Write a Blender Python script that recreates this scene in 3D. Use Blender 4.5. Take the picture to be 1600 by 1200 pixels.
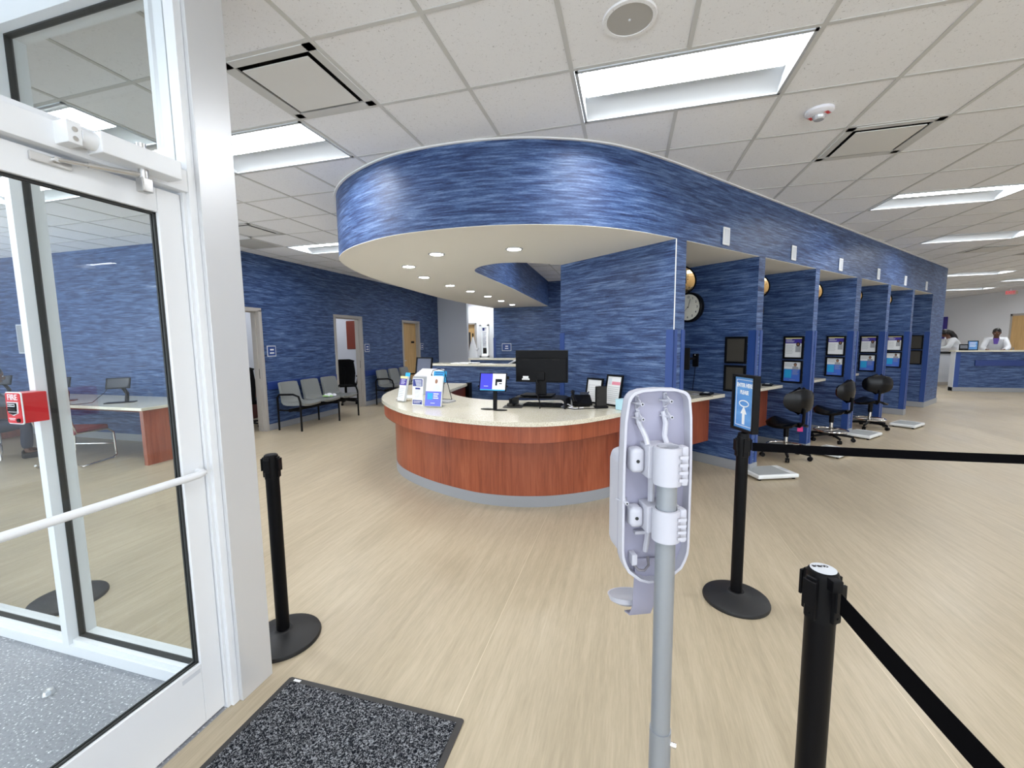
import bpy, bmesh, math, random
from mathutils import Matrix, Vector
random.seed(7)
PI = math.pi
C = bpy.context.scene.collection
for o in list(bpy.data.objects): bpy.data.objects.remove(o)

# ------------------------------------------------------------------ camera
F_PX, YAW, PITCH, ROLL, HC = 656.14, -0.2705, 0.1035, 0.0116, 1.54
def cam_axes():
    cy, sy, cp, sp, cr, sr = math.cos(YAW), math.sin(YAW), math.cos(PITCH), math.sin(PITCH), math.cos(ROLL), math.sin(ROLL)
    f = Vector((sy*cp, cy*cp, -sp)); r = Vector((cy, -sy, 0)); d = f.cross(r)
    return cr*r + sr*d, -sr*r + cr*d, f
cr_, cd_, cf_ = cam_axes()
cam = bpy.data.cameras.new('camera'); camo = bpy.data.objects.new('camera', cam); C.objects.link(camo)
m = Matrix((cr_, -cd_, -cf_)).transposed().to_4x4(); m.translation = (0, 0, HC)
camo.matrix_world = m
cam.sensor_width = 36; cam.lens = F_PX/1600*36; cam.clip_start = .05; cam.clip_end = 200
bpy.context.scene.camera = camo
# ------------------------------------------------------------------ view, world
vs = bpy.context.scene.view_settings
vs.view_transform = 'Standard'; vs.look = 'None'; vs.gamma = 1; vs.use_curve_mapping = False; vs.exposure = 1.3
W = bpy.data.worlds.new('world'); bpy.context.scene.world = W; W.use_nodes = True
W.node_tree.nodes['Background'].inputs[0].default_value = (.84, .92, 1.0, 1)
W.node_tree.nodes['Background'].inputs[1].default_value = 1.9
LAMP_W = 13.0      # emission strength of troffer lenses
CZ = 3.04          # ceiling height
SZ = 2.41          # soffit height
GX, GY, GS = -.332, 2.518, .61

# ------------------------------------------------------------------ materials
MATS = {}
def mat(name, col, rough=.5, metal=0, emit=None, es=1, spec=.5, coat=0, alpha=1):
    if name in MATS: return MATS[name]
    m = bpy.data.materials.new(name); m.use_nodes = True
    b = m.node_tree.nodes['Principled BSDF']
    b.inputs['Base Color'].default_value = (*col, 1); b.inputs['Roughness'].default_value = rough
    b.inputs['Metallic'].default_value = metal; b.inputs['Specular IOR Level'].default_value = spec
    b.inputs['Coat Weight'].default_value = coat
    if emit: b.inputs['Emission Color'].default_value = (*emit, 1); b.inputs['Emission Strength'].default_value = es
    MATS[name] = m; return m
def nt(m): return m.node_tree.nodes, m.node_tree.links, m.node_tree.nodes['Principled BSDF']
def coords(m, scale, rot=(0,0,0), kind='UV'):
    N, L, B = nt(m)
    tc = N.new('ShaderNodeTexCoord'); mp = N.new('ShaderNodeMapping')
    mp.inputs['Scale'].default_value = scale; mp.inputs['Rotation'].default_value = rot
    L.new(tc.outputs[kind], mp.inputs['Vector']); return mp.outputs[0]
def noise(m, vec, scale=1, detail=4, rough=.5, dist=0):
    N, L, B = nt(m); n = N.new('ShaderNodeTexNoise')
    n.inputs['Scale'].default_value = scale; n.inputs['Detail'].default_value = detail
    n.inputs['Roughness'].default_value = rough; n.inputs['Distortion'].default_value = dist
    L.new(vec, n.inputs['Vector']); return n.outputs['Fac']
def ramp(m, fac, stops, interp='LINEAR'):
    N, L, B = nt(m); r = N.new('ShaderNodeValToRGB'); r.color_ramp.interpolation = interp
    e = r.color_ramp.elements
    while len(e) < len(stops): e.new(.5)
    for q, (p, c) in zip(e, stops): q.position = p; q.color = (*c, 1)
    L.new(fac, r.inputs[0]); return r.outputs[0]
def mix(m, fac, a, b, mode='MIX'):
    N, L, B = nt(m); x = N.new('ShaderNodeMix'); x.data_type = 'RGBA'; x.blend_type = mode
    for s, v in ((0, fac), (6, a), (7, b)):
        if isinstance(v, (int, float)): x.inputs[s].default_value = v
        elif isinstance(v, tuple): x.inputs[s].default_value = (*v, 1)
        else: L.new(v, x.inputs[s])
    return x.outputs[2]
def math_(m, op, a, b=None):
    N, L, B = nt(m); x = N.new('ShaderNodeMath'); x.operation = op
    for s, v in ((0, a), (1, b)):
        if v is None: continue
        if isinstance(v, (int, float)): x.inputs[s].default_value = v
        else: L.new(v, x.inputs[s])
    return x.outputs[0]
def bump(m, h, strength=.2, dist=.01):
    N, L, B = nt(m); b = N.new('ShaderNodeBump'); b.inputs['Strength'].default_value = strength; b.inputs['Distance'].default_value = dist
    L.new(h, b.inputs['Height']); L.new(b.outputs[0], B.inputs['Normal'])
def base(m, c): N, L, B = nt(m); L.new(c, B.inputs['Base Color'])

# blue streaked wallcovering
M_wall = mat('blue_streaked_wallcovering', (.05,.1,.3), .46, spec=.40)
v1 = coords(M_wall, (4.2, 62, 1)); v2 = coords(M_wall, (1.8, 22, 1)); v3 = coords(M_wall, (40, 260, 1))
n1 = noise(M_wall, v1, 1, 6, .62, .5); n2 = noise(M_wall, v2, 1, 4, .55, .4); n3 = noise(M_wall, v3, 1, 2, .5)
s = math_(M_wall, 'ADD', math_(M_wall, 'MULTIPLY', n1, .55), math_(M_wall, 'MULTIPLY', n2, .30))
s = math_(M_wall, 'ADD', s, math_(M_wall, 'MULTIPLY', n3, .15))
base(M_wall, ramp(M_wall, s, [(.38, (.009,.019,.075)), (.46, (.025,.053,.150)), (.53, (.060,.112,.250)), (.63, (.16,.235,.42))]))
bump(M_wall, s, .25, .004)
M_guard = mat('blue_vinyl_guard', (.020,.060,.24), .4)
M_rail = mat('blue_chair_rail', (.018,.045,.20), .4)
M_base = mat('grey_vinyl_cove_base', (.30,.31,.33), .4)
M_grey = mat('pale_grey_wall_paint', (.62,.64,.70), .6)
M_white = mat('white_wall_paint', (.82,.83,.85), .6)
M_soff = mat('cream_soffit_paint', (.82,.79,.72), .7)
# ceiling tile
M_tile = mat('speckled_ceiling_tile', (.72,.70,.68), .9, spec=.2)
vt = coords(M_tile, (1,1,1), kind='Object')
na = noise(M_tile, vt, 140, 2, .6); nb = noise(M_tile, vt, 60, 3, .6)
base(M_tile, ramp(M_tile, math_(M_tile,'ADD',math_(M_tile,'MULTIPLY',na,.6),math_(M_tile,'MULTIPLY',nb,.4)), [(.33,(.50,.50,.51)),(.40,(.82,.825,.85)),(.9,(.85,.855,.88))]))
M_grid = mat('ceiling_grid_metal', (.58,.58,.57), .5)
M_trimw = mat('white_trim_paint', (.8,.8,.8), .4)
# floor
M_floor = mat('beige_wood_look_vinyl', (.5,.42,.3), .34, spec=.4)
f1 = noise(M_floor, coords(M_floor, (26, 1.6, 1), kind='Object'), 1, 6, .6, .3)
f2 = noise(M_floor, coords(M_floor, (2.2, .5, 1), kind='Object'), 1, 3, .5, .3)
f3 = noise(M_floor, coords(M_floor, (110, 9, 1), kind='Object'), 1, 3, .6)
fs = math_(M_floor,'ADD',math_(M_floor,'MULTIPLY',f1,.45),math_(M_floor,'ADD',math_(M_floor,'MULTIPLY',f2,.25),math_(M_floor,'MULTIPLY',f3,.30)))
fc = ramp(M_floor, fs, [(.30,(.35,.29,.20)),(.47,(.435,.363,.255)),(.56,(.485,.408,.292)),(.72,(.55,.47,.35))])
N, L, B = nt(M_floor)
tc = N.new('ShaderNodeTexCoord'); sx = N.new('ShaderNodeSeparateXYZ'); L.new(tc.outputs['Object'], sx.inputs[0])
fr = math_(M_floor,'MODULO', math_(M_floor,'ADD', sx.outputs[0], 20.0-1.03+1.83), 1.83)
seam = math_(M_floor,'LESS_THAN', fr, .004)
base(M_floor, mix(M_floor, math_(M_floor,'MULTIPLY',seam,.5), fc, (.72,.63,.47)))
rr = ramp(M_floor, f2, [(.3,(.28,.28,.28)),(.7,(.42,.42,.42))]); L.new(rr, B.inputs['Roughness'])
M_vest = mat('grey_speckled_vestibule_floor', (.35,.36,.38), .55)
vv = coords(M_vest, (1,1,1), kind='Object'); va = noise(M_vest, vv, 95, 2, .5); vb = noise(M_vest, vv, 6, 3, .5)
base(M_vest, mix(M_vest, 1, ramp(M_vest, va, [(.30,(.22,.23,.25)),(.42,(.30,.31,.34)),(.62,(.33,.34,.37)),(.68,(.85,.86,.88))]), ramp(M_vest, vb, [(.2,(.9,.9,.9)),(.8,(1,1,1))]), 'MULTIPLY'))
# mat
M_mat = mat('charcoal_fleck_carpet', (.05,.05,.055), .95, spec=.1)
vm = coords(M_mat, (1,1,1), kind='Object'); ma = noise(M_mat, vm, 130, 2, .6, 1.2)
base(M_mat, ramp(M_mat, ma, [(.44,(.006,.007,.011)),(.52,(.05,.052,.06)),(.60,(.30,.31,.33))]))
bump(M_mat, ma, .6, .01)
M_rub = mat('black_rubber', (.035,.033,.033), .6)
# wood
M_wood = mat('cherry_wood_laminate', (.3,.08,.03), .33, spec=.5)
wa = noise(M_wood, coords(M_wood, (34, 2.0, 1)), 1, 6, .6, .8); wb = noise(M_wood, coords(M_wood, (3.2, .5, 1)), 1, 2, .5)
ws = math_(M_wood,'ADD',math_(M_wood,'MULTIPLY',wa,.6),math_(M_wood,'MULTIPLY',wb,.4))
base(M_wood, ramp(M_wood, ws, [(.32,(.165,.034,.014)),(.48,(.29,.068,.028)),(.62,(.36,.095,.042))]))
M_darkwood = mat('dark_cherry_panel', (.14,.028,.014), .4)
M_top = mat('cream_speckled_worktop', (.7,.66,.54), .18, spec=.5)
ta = noise(M_top, coords(M_top, (1,1,1), kind='Object'), 120, 3, .6)
base(M_top, ramp(M_top, ta, [(.35,(.52,.47,.34)),(.48,(.70,.66,.54)),(.7,(.80,.77,.67))]))
M_oak = mat('honey_maple_door_wood', (.62,.40,.17), .4)
oa = noise(M_oak, coords(M_oak, (28, 1.4, 1)), 1, 5, .6, .6)
base(M_oak, ramp(M_oak, oa, [(.3,(.52,.31,.11)),(.7,(.70,.46,.20))]))
M_frame = mat('taupe_steel_door_frame', (.42,.39,.36), .45)
M_alum = mat('white_painted_aluminium', (.80,.82,.85), .30, spec=.5)
M_alum2 = mat('satin_aluminium_cover', (.70,.71,.73), .36, metal=.35)
M_gask = mat('dark_glazing_gasket', (.02,.022,.022), .6)
M_chrome = mat('chrome', (.8,.8,.8), .12, metal=1)
M_steel = mat('brushed_steel', (.62,.62,.62), .35, metal=1)
M_polegrey = mat('silver_grey_powder_coat', (.30,.32,.35), .38, metal=.4)
M_plw = mat('white_plastic', (.80,.80,.86), .35)
M_pll = mat('pale_lilac_plastic', (.34,.335,.43), .45, spec=.3)
M_dsp = mat('white_dispenser_plastic', (.50,.50,.56), .4, spec=.35)
M_blk = mat('black_plastic', (.004,.004,.005), .45, spec=.14)
M_blkm = mat('matte_black_powder_coat', (.002,.002,.003), .42, spec=.14)
M_blkr = mat('black_cast_base', (.012,.012,.013), .5, spec=.4)
M_belt = mat('black_webbing', (.002,.002,.003), .9, spec=.06)
M_gloss = mat('glossy_black_vinyl', (.003,.003,.004), .2, spec=.25)
M_seat = mat('grey_seat_vinyl', (.215,.225,.22), .35)
M_mesh = mat('black_mesh_fabric', (.004,.004,.005), .9, spec=.2)
M_scr = mat('dark_screen_glass', (.05,.055,.07), .15)
M_bpanel = mat('dark_blank_panel', (.022,.020,.018), .5, spec=.2)
M_paper = mat('white_paper', (.82,.83,.84), .6)
M_navy = mat('navy_print', (.02,.03,.22), .5)
M_purp = mat('indigo_print', (.05,.03,.30), .5)
M_cyan = mat('bright_cyan_print', (.02,.36,.70), .5)
M_blue = mat('mid_blue_print', (.06,.16,.62), .5)
M_greyp = mat('grey_print', (.35,.36,.38), .6)
M_skinp = mat('brown_print', (.30,.15,.09), .6)
M_pinkp = mat('pink_print', (.80,.28,.36), .6)
M_yel = mat('cream_yellow_print', (.85,.78,.35), .6)
M_red = mat('fire_red_enamel', (.62,.012,.02), .3)
M_redt = mat('red_lettering', (.65,.02,.02), .5)
M_silv = mat('pale_label', (.62,.65,.70), .4)
M_ltblue = mat('pale_blue_card', (.45,.70,.80), .6)
M_pinkt = mat('magenta_tag', (.75,.03,.22), .5)
M_redfab = mat('dark_red_upholstery', (.18,.012,.018), .7)
M_scale = mat('white_scale_enamel', (.78,.80,.80), .3)
M_scalet = mat('grey_scale_mat', (.36,.38,.38), .6)
M_clockf = mat('cream_clock_dial', (.93,.91,.80), .4)
M_mirror = mat('floor_tinted_mirror', (.86,.62,.34), .04, metal=1)  # tan of the reflected floor put into the metal colour
M_coat = mat('white_lab_coat', (.84,.86,.90), .7)
M_skin = mat('dark_brown_skin', (.13,.055,.03), .5)
M_hair = mat('black_hair', (.008,.007,.007), .4)
M_cloth = mat('grey_jersey', (.10,.11,.14), .8)
M_trous = mat('navy_trousers', (.02,.025,.05), .8)
M_purpt = mat('purple_shirt', (.14,.08,.42), .7)
M_clear_ = None
def glassmat(name, tint, refl):
    m = bpy.data.materials.new(name); m.use_nodes = True; N = m.node_tree.nodes; L = m.node_tree.links
    N.remove(N['Principled BSDF']); out = N['Material Output']
    t = N.new('ShaderNodeBsdfTransparent'); t.inputs[0].default_value = (*tint, 1)
    g = N.new('ShaderNodeBsdfGlossy'); g.inputs['Roughness'].default_value = .01
    fr = N.new('ShaderNodeFresnel'); fr.inputs[0].default_value = refl
    mx = N.new('ShaderNodeMixShader'); L.new(fr.outputs[0], mx.inputs[0]); L.new(t.outputs[0], mx.inputs[1]); L.new(g.outputs[0], mx.inputs[2])
    gm = N.new('ShaderNodeNewGeometry'); inv = N.new('ShaderNodeMath'); inv.operation = 'SUBTRACT'; inv.inputs[0].default_value = 1; L.new(gm.outputs['Backfacing'], inv.inputs[1])
    mu = N.new('ShaderNodeMath'); mu.operation = 'MULTIPLY'; L.new(fr.outputs[0], mu.inputs[0]); L.new(inv.outputs[0], mu.inputs[1]); L.new(mu.outputs[0], mx.inputs[0])
    L.new(mx.outputs[0], out.inputs[0]); return m
M_glass = glassmat('clear_glazing', (.945,.96,.955), 1.42)
M_clear = glassmat('clear_acrylic', (.985,.99,.995), 1.25)
M_lens = mat('lit_troffer_lens', (.9,.9,.9), .5, emit=(.94,.97,1), es=LAMP_W)
M_dl = mat('lit_downlight_lens', (.9,.9,.9), .5, emit=(1,.97,.92), es=45)
M_reflw = mat('white_reflector', (.42,.44,.46), .5)
M_exit = mat('lit_exit_red', (.5,.02,.02), .5, emit=(1,.0,.02), es=.35)
M_scrlit = mat('lit_blue_screen', (.03,.03,.35), .4, emit=(.012,.012,.30), es=.5)
M_scrw = mat('lit_white_screen', (.7,.7,.8), .4, emit=(.8,.85,1), es=.18)
M_signb = mat('sky_blue_sign_print', (.08,.28,.66), .4)
sa = noise(M_signb, coords(M_signb, (3, 14, 1)), 1, 3, .5)
base(M_signb, ramp(M_signb, sa, [(.3,(.05,.20,.58)),(.7,(.16,.40,.75))]))
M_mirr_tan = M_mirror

# ------------------------------------------------------------------ mesh helpers
class MB:
    def __init__(s):
        s.bm = bmesh.new(); s.uv = s.bm.loops.layers.uv.new('UVMap'); s.keep = s.bm.faces.layers.int.new('keep'); s.M = Matrix.Identity(4); s.mi = 0
    def _xf(s, vs, fs, M=None):
        X = s.M @ M if M is not None else s.M
        for v in vs: v.co = X @ v.co
        for f in fs: f.material_index = s.mi
    def box(s, c, d, rot=None, bev=0, seg=2, taper=None):
        x, y, z = d[0]/2, d[1]/2, d[2]/2
        t = taper or (1, 1)
        co = [(-x,-y,-z),(x,-y,-z),(x,y,-z),(-x,y,-z),(-x*t[0],-y*t[1],z),(x*t[0],-y*t[1],z),(x*t[0],y*t[1],z),(-x*t[0],y*t[1],z)]
        vs = [s.bm.verts.new(p) for p in co]
        fs = [s.bm.faces.new([vs[i] for i in q]) for q in ((3,2,1,0),(4,5,6,7),(0,1,5,4),(1,2,6,5),(2,3,7,6),(3,0,4,7))]
        if bev:
            es = list({e for f in fs for e in f.edges})
            r = bmesh.ops.bevel(s.bm, geom=es, offset=min(bev, x*.98, y*.98, z*.98), segments=seg, affect='EDGES', profile=.5)
            fs = r['faces']; fs = list({f for f in fs} | {f for v in r['verts'] for f in v.link_faces}); vs = list({v for f in fs for v in f.verts})
        M = Matrix.Translation(c) @ (rot.to_4x4() if rot is not None else Matrix.Identity(4))
        s._xf(vs, fs, M); return s
    def b2(s, x0, x1, y0, y1, z0, z1, bev=0, seg=2):
        return s.box(((x0+x1)/2, (y0+y1)/2, (z0+z1)/2), (abs(x1-x0), abs(y1-y0), abs(z1-z0)), bev=bev, seg=seg)
    def cyl(s, p0, p1, r0, r1=None, seg=16):
        r1 = r0 if r1 is None else r1
        p0 = Vector(p0); p1 = Vector(p1); ax = p1-p0; q = ax.to_track_quat('Z', 'Y').to_matrix()
        A = [s.bm.verts.new(p0 + q @ Vector((r0*math.cos(2*PI*i/seg), r0*math.sin(2*PI*i/seg), 0))) for i in range(seg)]
        B_ = [s.bm.verts.new(p1 + q @ Vector((r1*math.cos(2*PI*i/seg), r1*math.sin(2*PI*i/seg), 0))) for i in range(seg)]
        fs = [s.bm.faces.new([A[i], A[(i+1)%seg], B_[(i+1)%seg], B_[i]]) for i in range(seg)]
        fs.append(s.bm.faces.new(A[::-1])); fs.append(s.bm.faces.new(B_)); s._xf(A+B_, fs); return s
    def tube(s, pts, r, seg=8, closed=False):
        pts = [Vector(p) for p in pts]; n = len(pts); rings = []
        up = Vector((0,0,1)); prev = None
        for i, p in enumerate(pts):
            a = pts[(i-1) % n] if (closed or i > 0) else p; b = pts[(i+1) % n] if (closed or i < n-1) else p
            t = (b-a).normalized()
            if prev is None:
                x = t.cross(up); x = t.cross(Vector((1,0,0))) if x.length < .1 else x; x.normalize()
            else: x = (prev - t*prev.dot(t)).normalized()
            prev = x; y = t.cross(x)
            rr = r[i] if isinstance(r, (list, tuple)) else r
            rings.append([s.bm.verts.new(p + x*rr*math.cos(2*PI*k/seg) + y*rr*math.sin(2*PI*k/seg)) for k in range(seg)])
        fs = []
        for i in range(n if closed else n-1):
            A, B_ = rings[i], rings[(i+1) % n]
            for k in range(seg): fs.append(s.bm.faces.new([A[k], A[(k+1)%seg], B_[(k+1)%seg], B_[k]]))
        if not closed: fs.append(s.bm.faces.new(rings[0][::-1])); fs.append(s.bm.faces.new(rings[-1]))
        s._xf([v for R_ in rings for v in R_], fs); return s
    def lathe(s, prof, seg=32, M=None, cap=True):
        rings = []
        for r, z in prof:
            if r < 1e-5: rings.append([s.bm.verts.new((0,0,z))])
            else: rings.append([s.bm.verts.new((r*math.cos(2*PI*k/seg), r*math.sin(2*PI*k/seg), z)) for k in range(seg)])
        fs = []
        for A, B_ in zip(rings, rings[1:]):
            for k in range(seg):
                k2 = (k+1) % seg
                q = ([A[0]] if len(A) == 1 else [A[k], A[k2]]) + ([B_[0]] if len(B_) == 1 else [B_[k2], B_[k]])
                if len(q) > 2: fs.append(s.bm.faces.new(q))
        if cap and len(rings[0]) > 1: fs.append(s.bm.faces.new(rings[0][::-1]))
        if cap and len(rings[-1]) > 1: fs.append(s.bm.faces.new(rings[-1]))
        s._xf([v for R_ in rings for v in R_], fs, M); return s
    def prism(s, poly, z0, z1, M=None, bev=0, holes=()):
        ar = sum(poly[i][0]*poly[(i+1)%len(poly)][1]-poly[(i+1)%len(poly)][0]*poly[i][1] for i in range(len(poly)))
        if ar < 0: poly = poly[::-1]
        A = [s.bm.verts.new((x, y, z0)) for x, y in poly]; B_ = [s.bm.verts.new((x, y, z1)) for x, y in poly]; n = len(poly)
        fs = []; L_ = 0
        for i in range(n):
            j = (i+1) % n; f = s.bm.faces.new([A[i], A[j], B_[j], B_[i]]); fs.append(f)
            d = (Vector(poly[j])-Vector(poly[i])).length
            for lp, q in zip(f.loops, ((L_, z0), (L_+d, z0), (L_+d, z1), (L_, z1))): lp[s.uv].uv = q
            f[s.keep] = 1; L_ += d
        b = s.bm.faces.new(A[::-1]); t = s.bm.faces.new(B_)
        vs = A+B_
        if bev:
            r = bmesh.ops.bevel(s.bm, geom=list(t.edges)+list(b.edges), offset=bev, segments=2, affect='EDGES')
            fs = list({f for v in vs if v.is_valid for f in v.link_faces} | set(r['faces']) | {f for f in fs if f.is_valid}); vs = list({v for f in fs for v in f.verts})
            for f in fs: f.material_index = s.mi
            X = s.M @ M if M is not None else s.M
            for v in vs: v.co = X @ v.co
            return s
        s._xf(vs, fs+[b, t], M)
        return s
    def ribbon(s, path, z0, z1, th=.02, flip=False, closed=False):
        """upright strip that follows a plan path, with thickness to its left"""
        P = [Vector(p) for p in path]; n = len(P); off = []
        for i in range(n):
            a = P[i-1] if (i > 0 or closed) else P[i]; b = P[(i+1) % n] if (i < n-1 or closed) else P[i]
            t = (b-a).normalized(); off.append(P[i] + Vector((-t.y, t.x))*th*(-1 if flip else 1))
        lv = lambda Q, z: [s.bm.verts.new((q.x, q.y, z)) for q in Q]
        a0, a1, b0, b1 = lv(P, z0), lv(P, z1), lv(off, z0), lv(off, z1); fs = []; L_ = 0
        for i in range(n if closed else n-1):
            j = (i+1) % n; d = (P[j]-P[i]).length
            for q, uvq in (([a0[i],a0[j],a1[j],a1[i]], 1), ([b0[j],b0[i],b1[i],b1[j]], -1)):
                f = s.bm.faces.new(q); fs.append(f); f[s.keep] = 1
                u0, u1 = (L_, L_+d) if uvq > 0 else (L_+d, L_)
                for lp, w in zip(f.loops, ((u0,z0),(u1,z0),(u1,z1),(u0,z1))): lp[s.uv].uv = w
            fs.append(s.bm.faces.new([a1[i],a1[j],b1[j],b1[i]])); fs.append(s.bm.faces.new([a0[j],a0[i],b0[i],b0[j]])); L_ += d
        if not closed:
            fs.append(s.bm.faces.new([a0[0],a1[0],b1[0],b0[0]])); fs.append(s.bm.faces.new([a0[-1],b0[-1],b1[-1],a1[-1]]))
        bmesh.ops.recalc_face_normals(s.bm, faces=fs)
        s._xf(a0+a1+b0+b1, fs); return s
    def sheet(s, grid, th):
        """thick sheet from a 2D grid of points"""
        R_ = len(grid); K = len(grid[0]); G = [[Vector(p) for p in r] for r in grid]
        def nrm(i, j):
            a = G[min(i+1,R_-1)][j]-G[max(i-1,0)][j]; b = G[i][min(j+1,K-1)]-G[i][max(j-1,0)][:] if False else G[i][min(j+1,K-1)]-G[i][max(j-1,0)]
            return a.cross(b).normalized()
        A = [[s.bm.verts.new(G[i][j]) for j in range(K)] for i in range(R_)]
        B_ = [[s.bm.verts.new(G[i][j]+nrm(i,j)*th) for j in range(K)] for i in range(R_)]
        fs = []
        for i in range(R_-1):
            for j in range(K-1):
                fs.append(s.bm.faces.new([A[i][j],A[i][j+1],A[i+1][j+1],A[i+1][j]])); fs.append(s.bm.faces.new([B_[i][j],B_[i+1][j],B_[i+1][j+1],B_[i][j+1]]))
        for i in range(R_-1):
            fs.append(s.bm.faces.new([A[i][0],A[i+1][0],B_[i+1][0],B_[i][0]])); fs.append(s.bm.faces.new([A[i+1][-1],A[i][-1],B_[i][-1],B_[i+1][-1]]))
        for j in range(K-1):
            fs.append(s.bm.faces.new([A[0][j+1],A[0][j],B_[0][j],B_[0][j+1]])); fs.append(s.bm.faces.new([A[-1][j],A[-1][j+1],B_[-1][j+1],B_[-1][j]]))
        s._xf([v for r in A+B_ for v in r], fs); return s
    def ball(s, c, r, seg=16, sc=(1,1,1), rot=None):
        prof = [(math.sin(PI*i/(seg//2)), -math.cos(PI*i/(seg//2))) for i in range(seg//2+1)]
        prof[0] = (0,-1); prof[-1] = (0,1)
        M = Matrix.Translation(c) @ (rot.to_4x4() if rot is not None else Matrix.Identity(4)) @ Matrix.Diagonal((r*sc[0], r*sc[1], r*sc[2], 1))
        return s.lathe(prof, seg, M)
    def mesh(s, name, mats, smooth=True, ang=38):
        bm = s.bm; bm.normal_update()
        for f in bm.faces:
            if f[s.keep]: continue
            n = f.normal
            if abs(n.z) > .7:
                for lp in f.loops: lp[s.uv].uv = (lp.vert.co.x, lp.vert.co.y)
            else:
                t = Vector((-n.y, n.x, 0)); t = t.normalized() if t.length > 1e-6 else Vector((1,0,0))
                for lp in f.loops: lp[s.uv].uv = (lp.vert.co.dot(t), lp.vert.co.z)
        me = bpy.data.meshes.new(name); bm.to_mesh(me); bm.free()
        for q in (mats if isinstance(mats, (list, tuple)) else [mats]): me.materials.append(q)
        if smooth:
            me.shade_smooth(); me.set_sharp_from_angle(angle=math.radians(ang))
        return me
    def build(s, name, mats, parent=None, loc=None, rz=0, rot=None, smooth=True, ang=38, **kw):
        o = bpy.data.objects.new(name, s.mesh(name, mats, smooth, ang)); C.objects.link(o)
        if parent is not None: o.parent = parent
        if loc is not None: o.location = loc
        if rz: o.rotation_euler = (0,0,rz)
        if rot is not None: o.rotation_euler = rot
        if smooth: wn = o.modifiers.new('weighted_normals', 'WEIGHTED_NORMAL'); wn.keep_sharp = True; wn.weight = 80
        tag(o, **kw); return o
def tag(o, label=None, cat=None, group=None, kind=None):
    if label: o['label'] = label
    if cat: o['category'] = cat
    if group: o['group'] = group
    if kind: o['kind'] = kind
    return o
def S(name, b, mats, parent=None, **k):
    return b.build(name, mats, parent, kind=None if parent is not None else 'structure', **k)
def thing(name, loc, label, cat, rz=0, group=None, kind=None):
    o = bpy.data.objects.new(name, None); C.objects.link(o); o.location = loc; o.rotation_euler = (0,0,rz); o.empty_display_size = .1
    return tag(o, label, cat, group, kind)
def dup(root, loc=None, rz=None, label=None, group=None):
    def cp(o, p):
        c = o.copy(); C.objects.link(c); c.parent = p
        for ch in [x for x in bpy.data.objects if x.parent == o and x != c]: cp(ch, c)
        return c
    r = cp(root, None)
    if loc is not None: r.location = loc
    if rz is not None: r.rotation_euler = (0,0,rz)
    if label: r['label'] = label
    if group: r['group'] = group
    return r
def text(name, body, size, parent, loc, rot, m, depth=.0006, align='CENTER', sx=1, bold=0):
    cu = bpy.data.curves.new(name, 'FONT'); cu.body = body; cu.size = size; cu.extrude = depth; cu.align_x = align; cu.align_y = 'CENTER'; cu.offset = bold
    t = bpy.data.objects.new(name, cu); C.objects.link(t)
    dg = bpy.context.evaluated_depsgraph_get(); me = bpy.data.meshes.new_from_object(t.evaluated_get(dg)); bpy.data.objects.remove(t)
    me.materials.clear(); me.materials.append(m)
    o = bpy.data.objects.new(name, me); C.objects.link(o); o.parent = parent; o.location = loc; o.rotation_euler = rot; o.scale = (sx,1,1); return o
def rrect(w, h, r, n=5, cx=0, cy=0):
    out = []
    for (sx, sy, a0) in ((1,1,0),(-1,1,PI/2),(-1,-1,PI),(1,-1,3*PI/2)):
        for k in range(n+1):
            a = a0 + PI/2*k/n; out.append((cx+sx*(w/2-r)+r*math.cos(a), cy+sy*(h/2-r)+r*math.sin(a)))
    return out
def smooth_path(P, n=4):
    """Catmull-Rom through plan points"""
    out = []
    for i in range(len(P)-1):
        p0 = Vector(P[max(i-1,0)]); p1 = Vector(P[i]); p2 = Vector(P[i+1]); p3 = Vector(P[min(i+2,len(P)-1)])
        for k in range(n):
            t = k/n
            q = .5*((2*p1)+(p2-p0)*t+(2*p0-5*p1+4*p2-p3)*t*t+(3*p1-p0-3*p2+p3)*t**3); out.append(tuple(q))
    out.append(tuple(P[-1])); return out
def RX(a): return Matrix.Rotation(a, 3, 'X')
def RY(a): return Matrix.Rotation(a, 3, 'Y')
def RZ(a): return Matrix.Rotation(a, 3, 'Z')

# plan frame of the booth island: t along the fascia, s into the booths
U = Vector((.638, .770)); NN = Vector((-.770, .638)); C0 = Vector((.39, 4.04)); AU = math.atan2(U.y, U.x)
def TS(t, s): q = C0 + U*t + NN*s; return (q.x, q.y)
MI = Matrix.Translation((C0.x, C0.y, 0)) @ Matrix.Rotation(AU, 4, 'Z')     # local x = t, local y = s

# ================================================================== STRUCTURE
XW = -6.1; XR = 12.65; YF = 22.0; YB = -4.5; XL = -12.0
# floors
S('floor', MB().b2(-1.62, XR+.2, YB, YF+.2, -.06, 0).b2(XL, -1.62, 1.40, YF+.2, -.06, 0), M_floor, smooth=False)
S('floor_vestibule', MB().b2(-6.5, -1.62, YB, 1.40, -.06, 0), M_vest, smooth=False)
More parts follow.
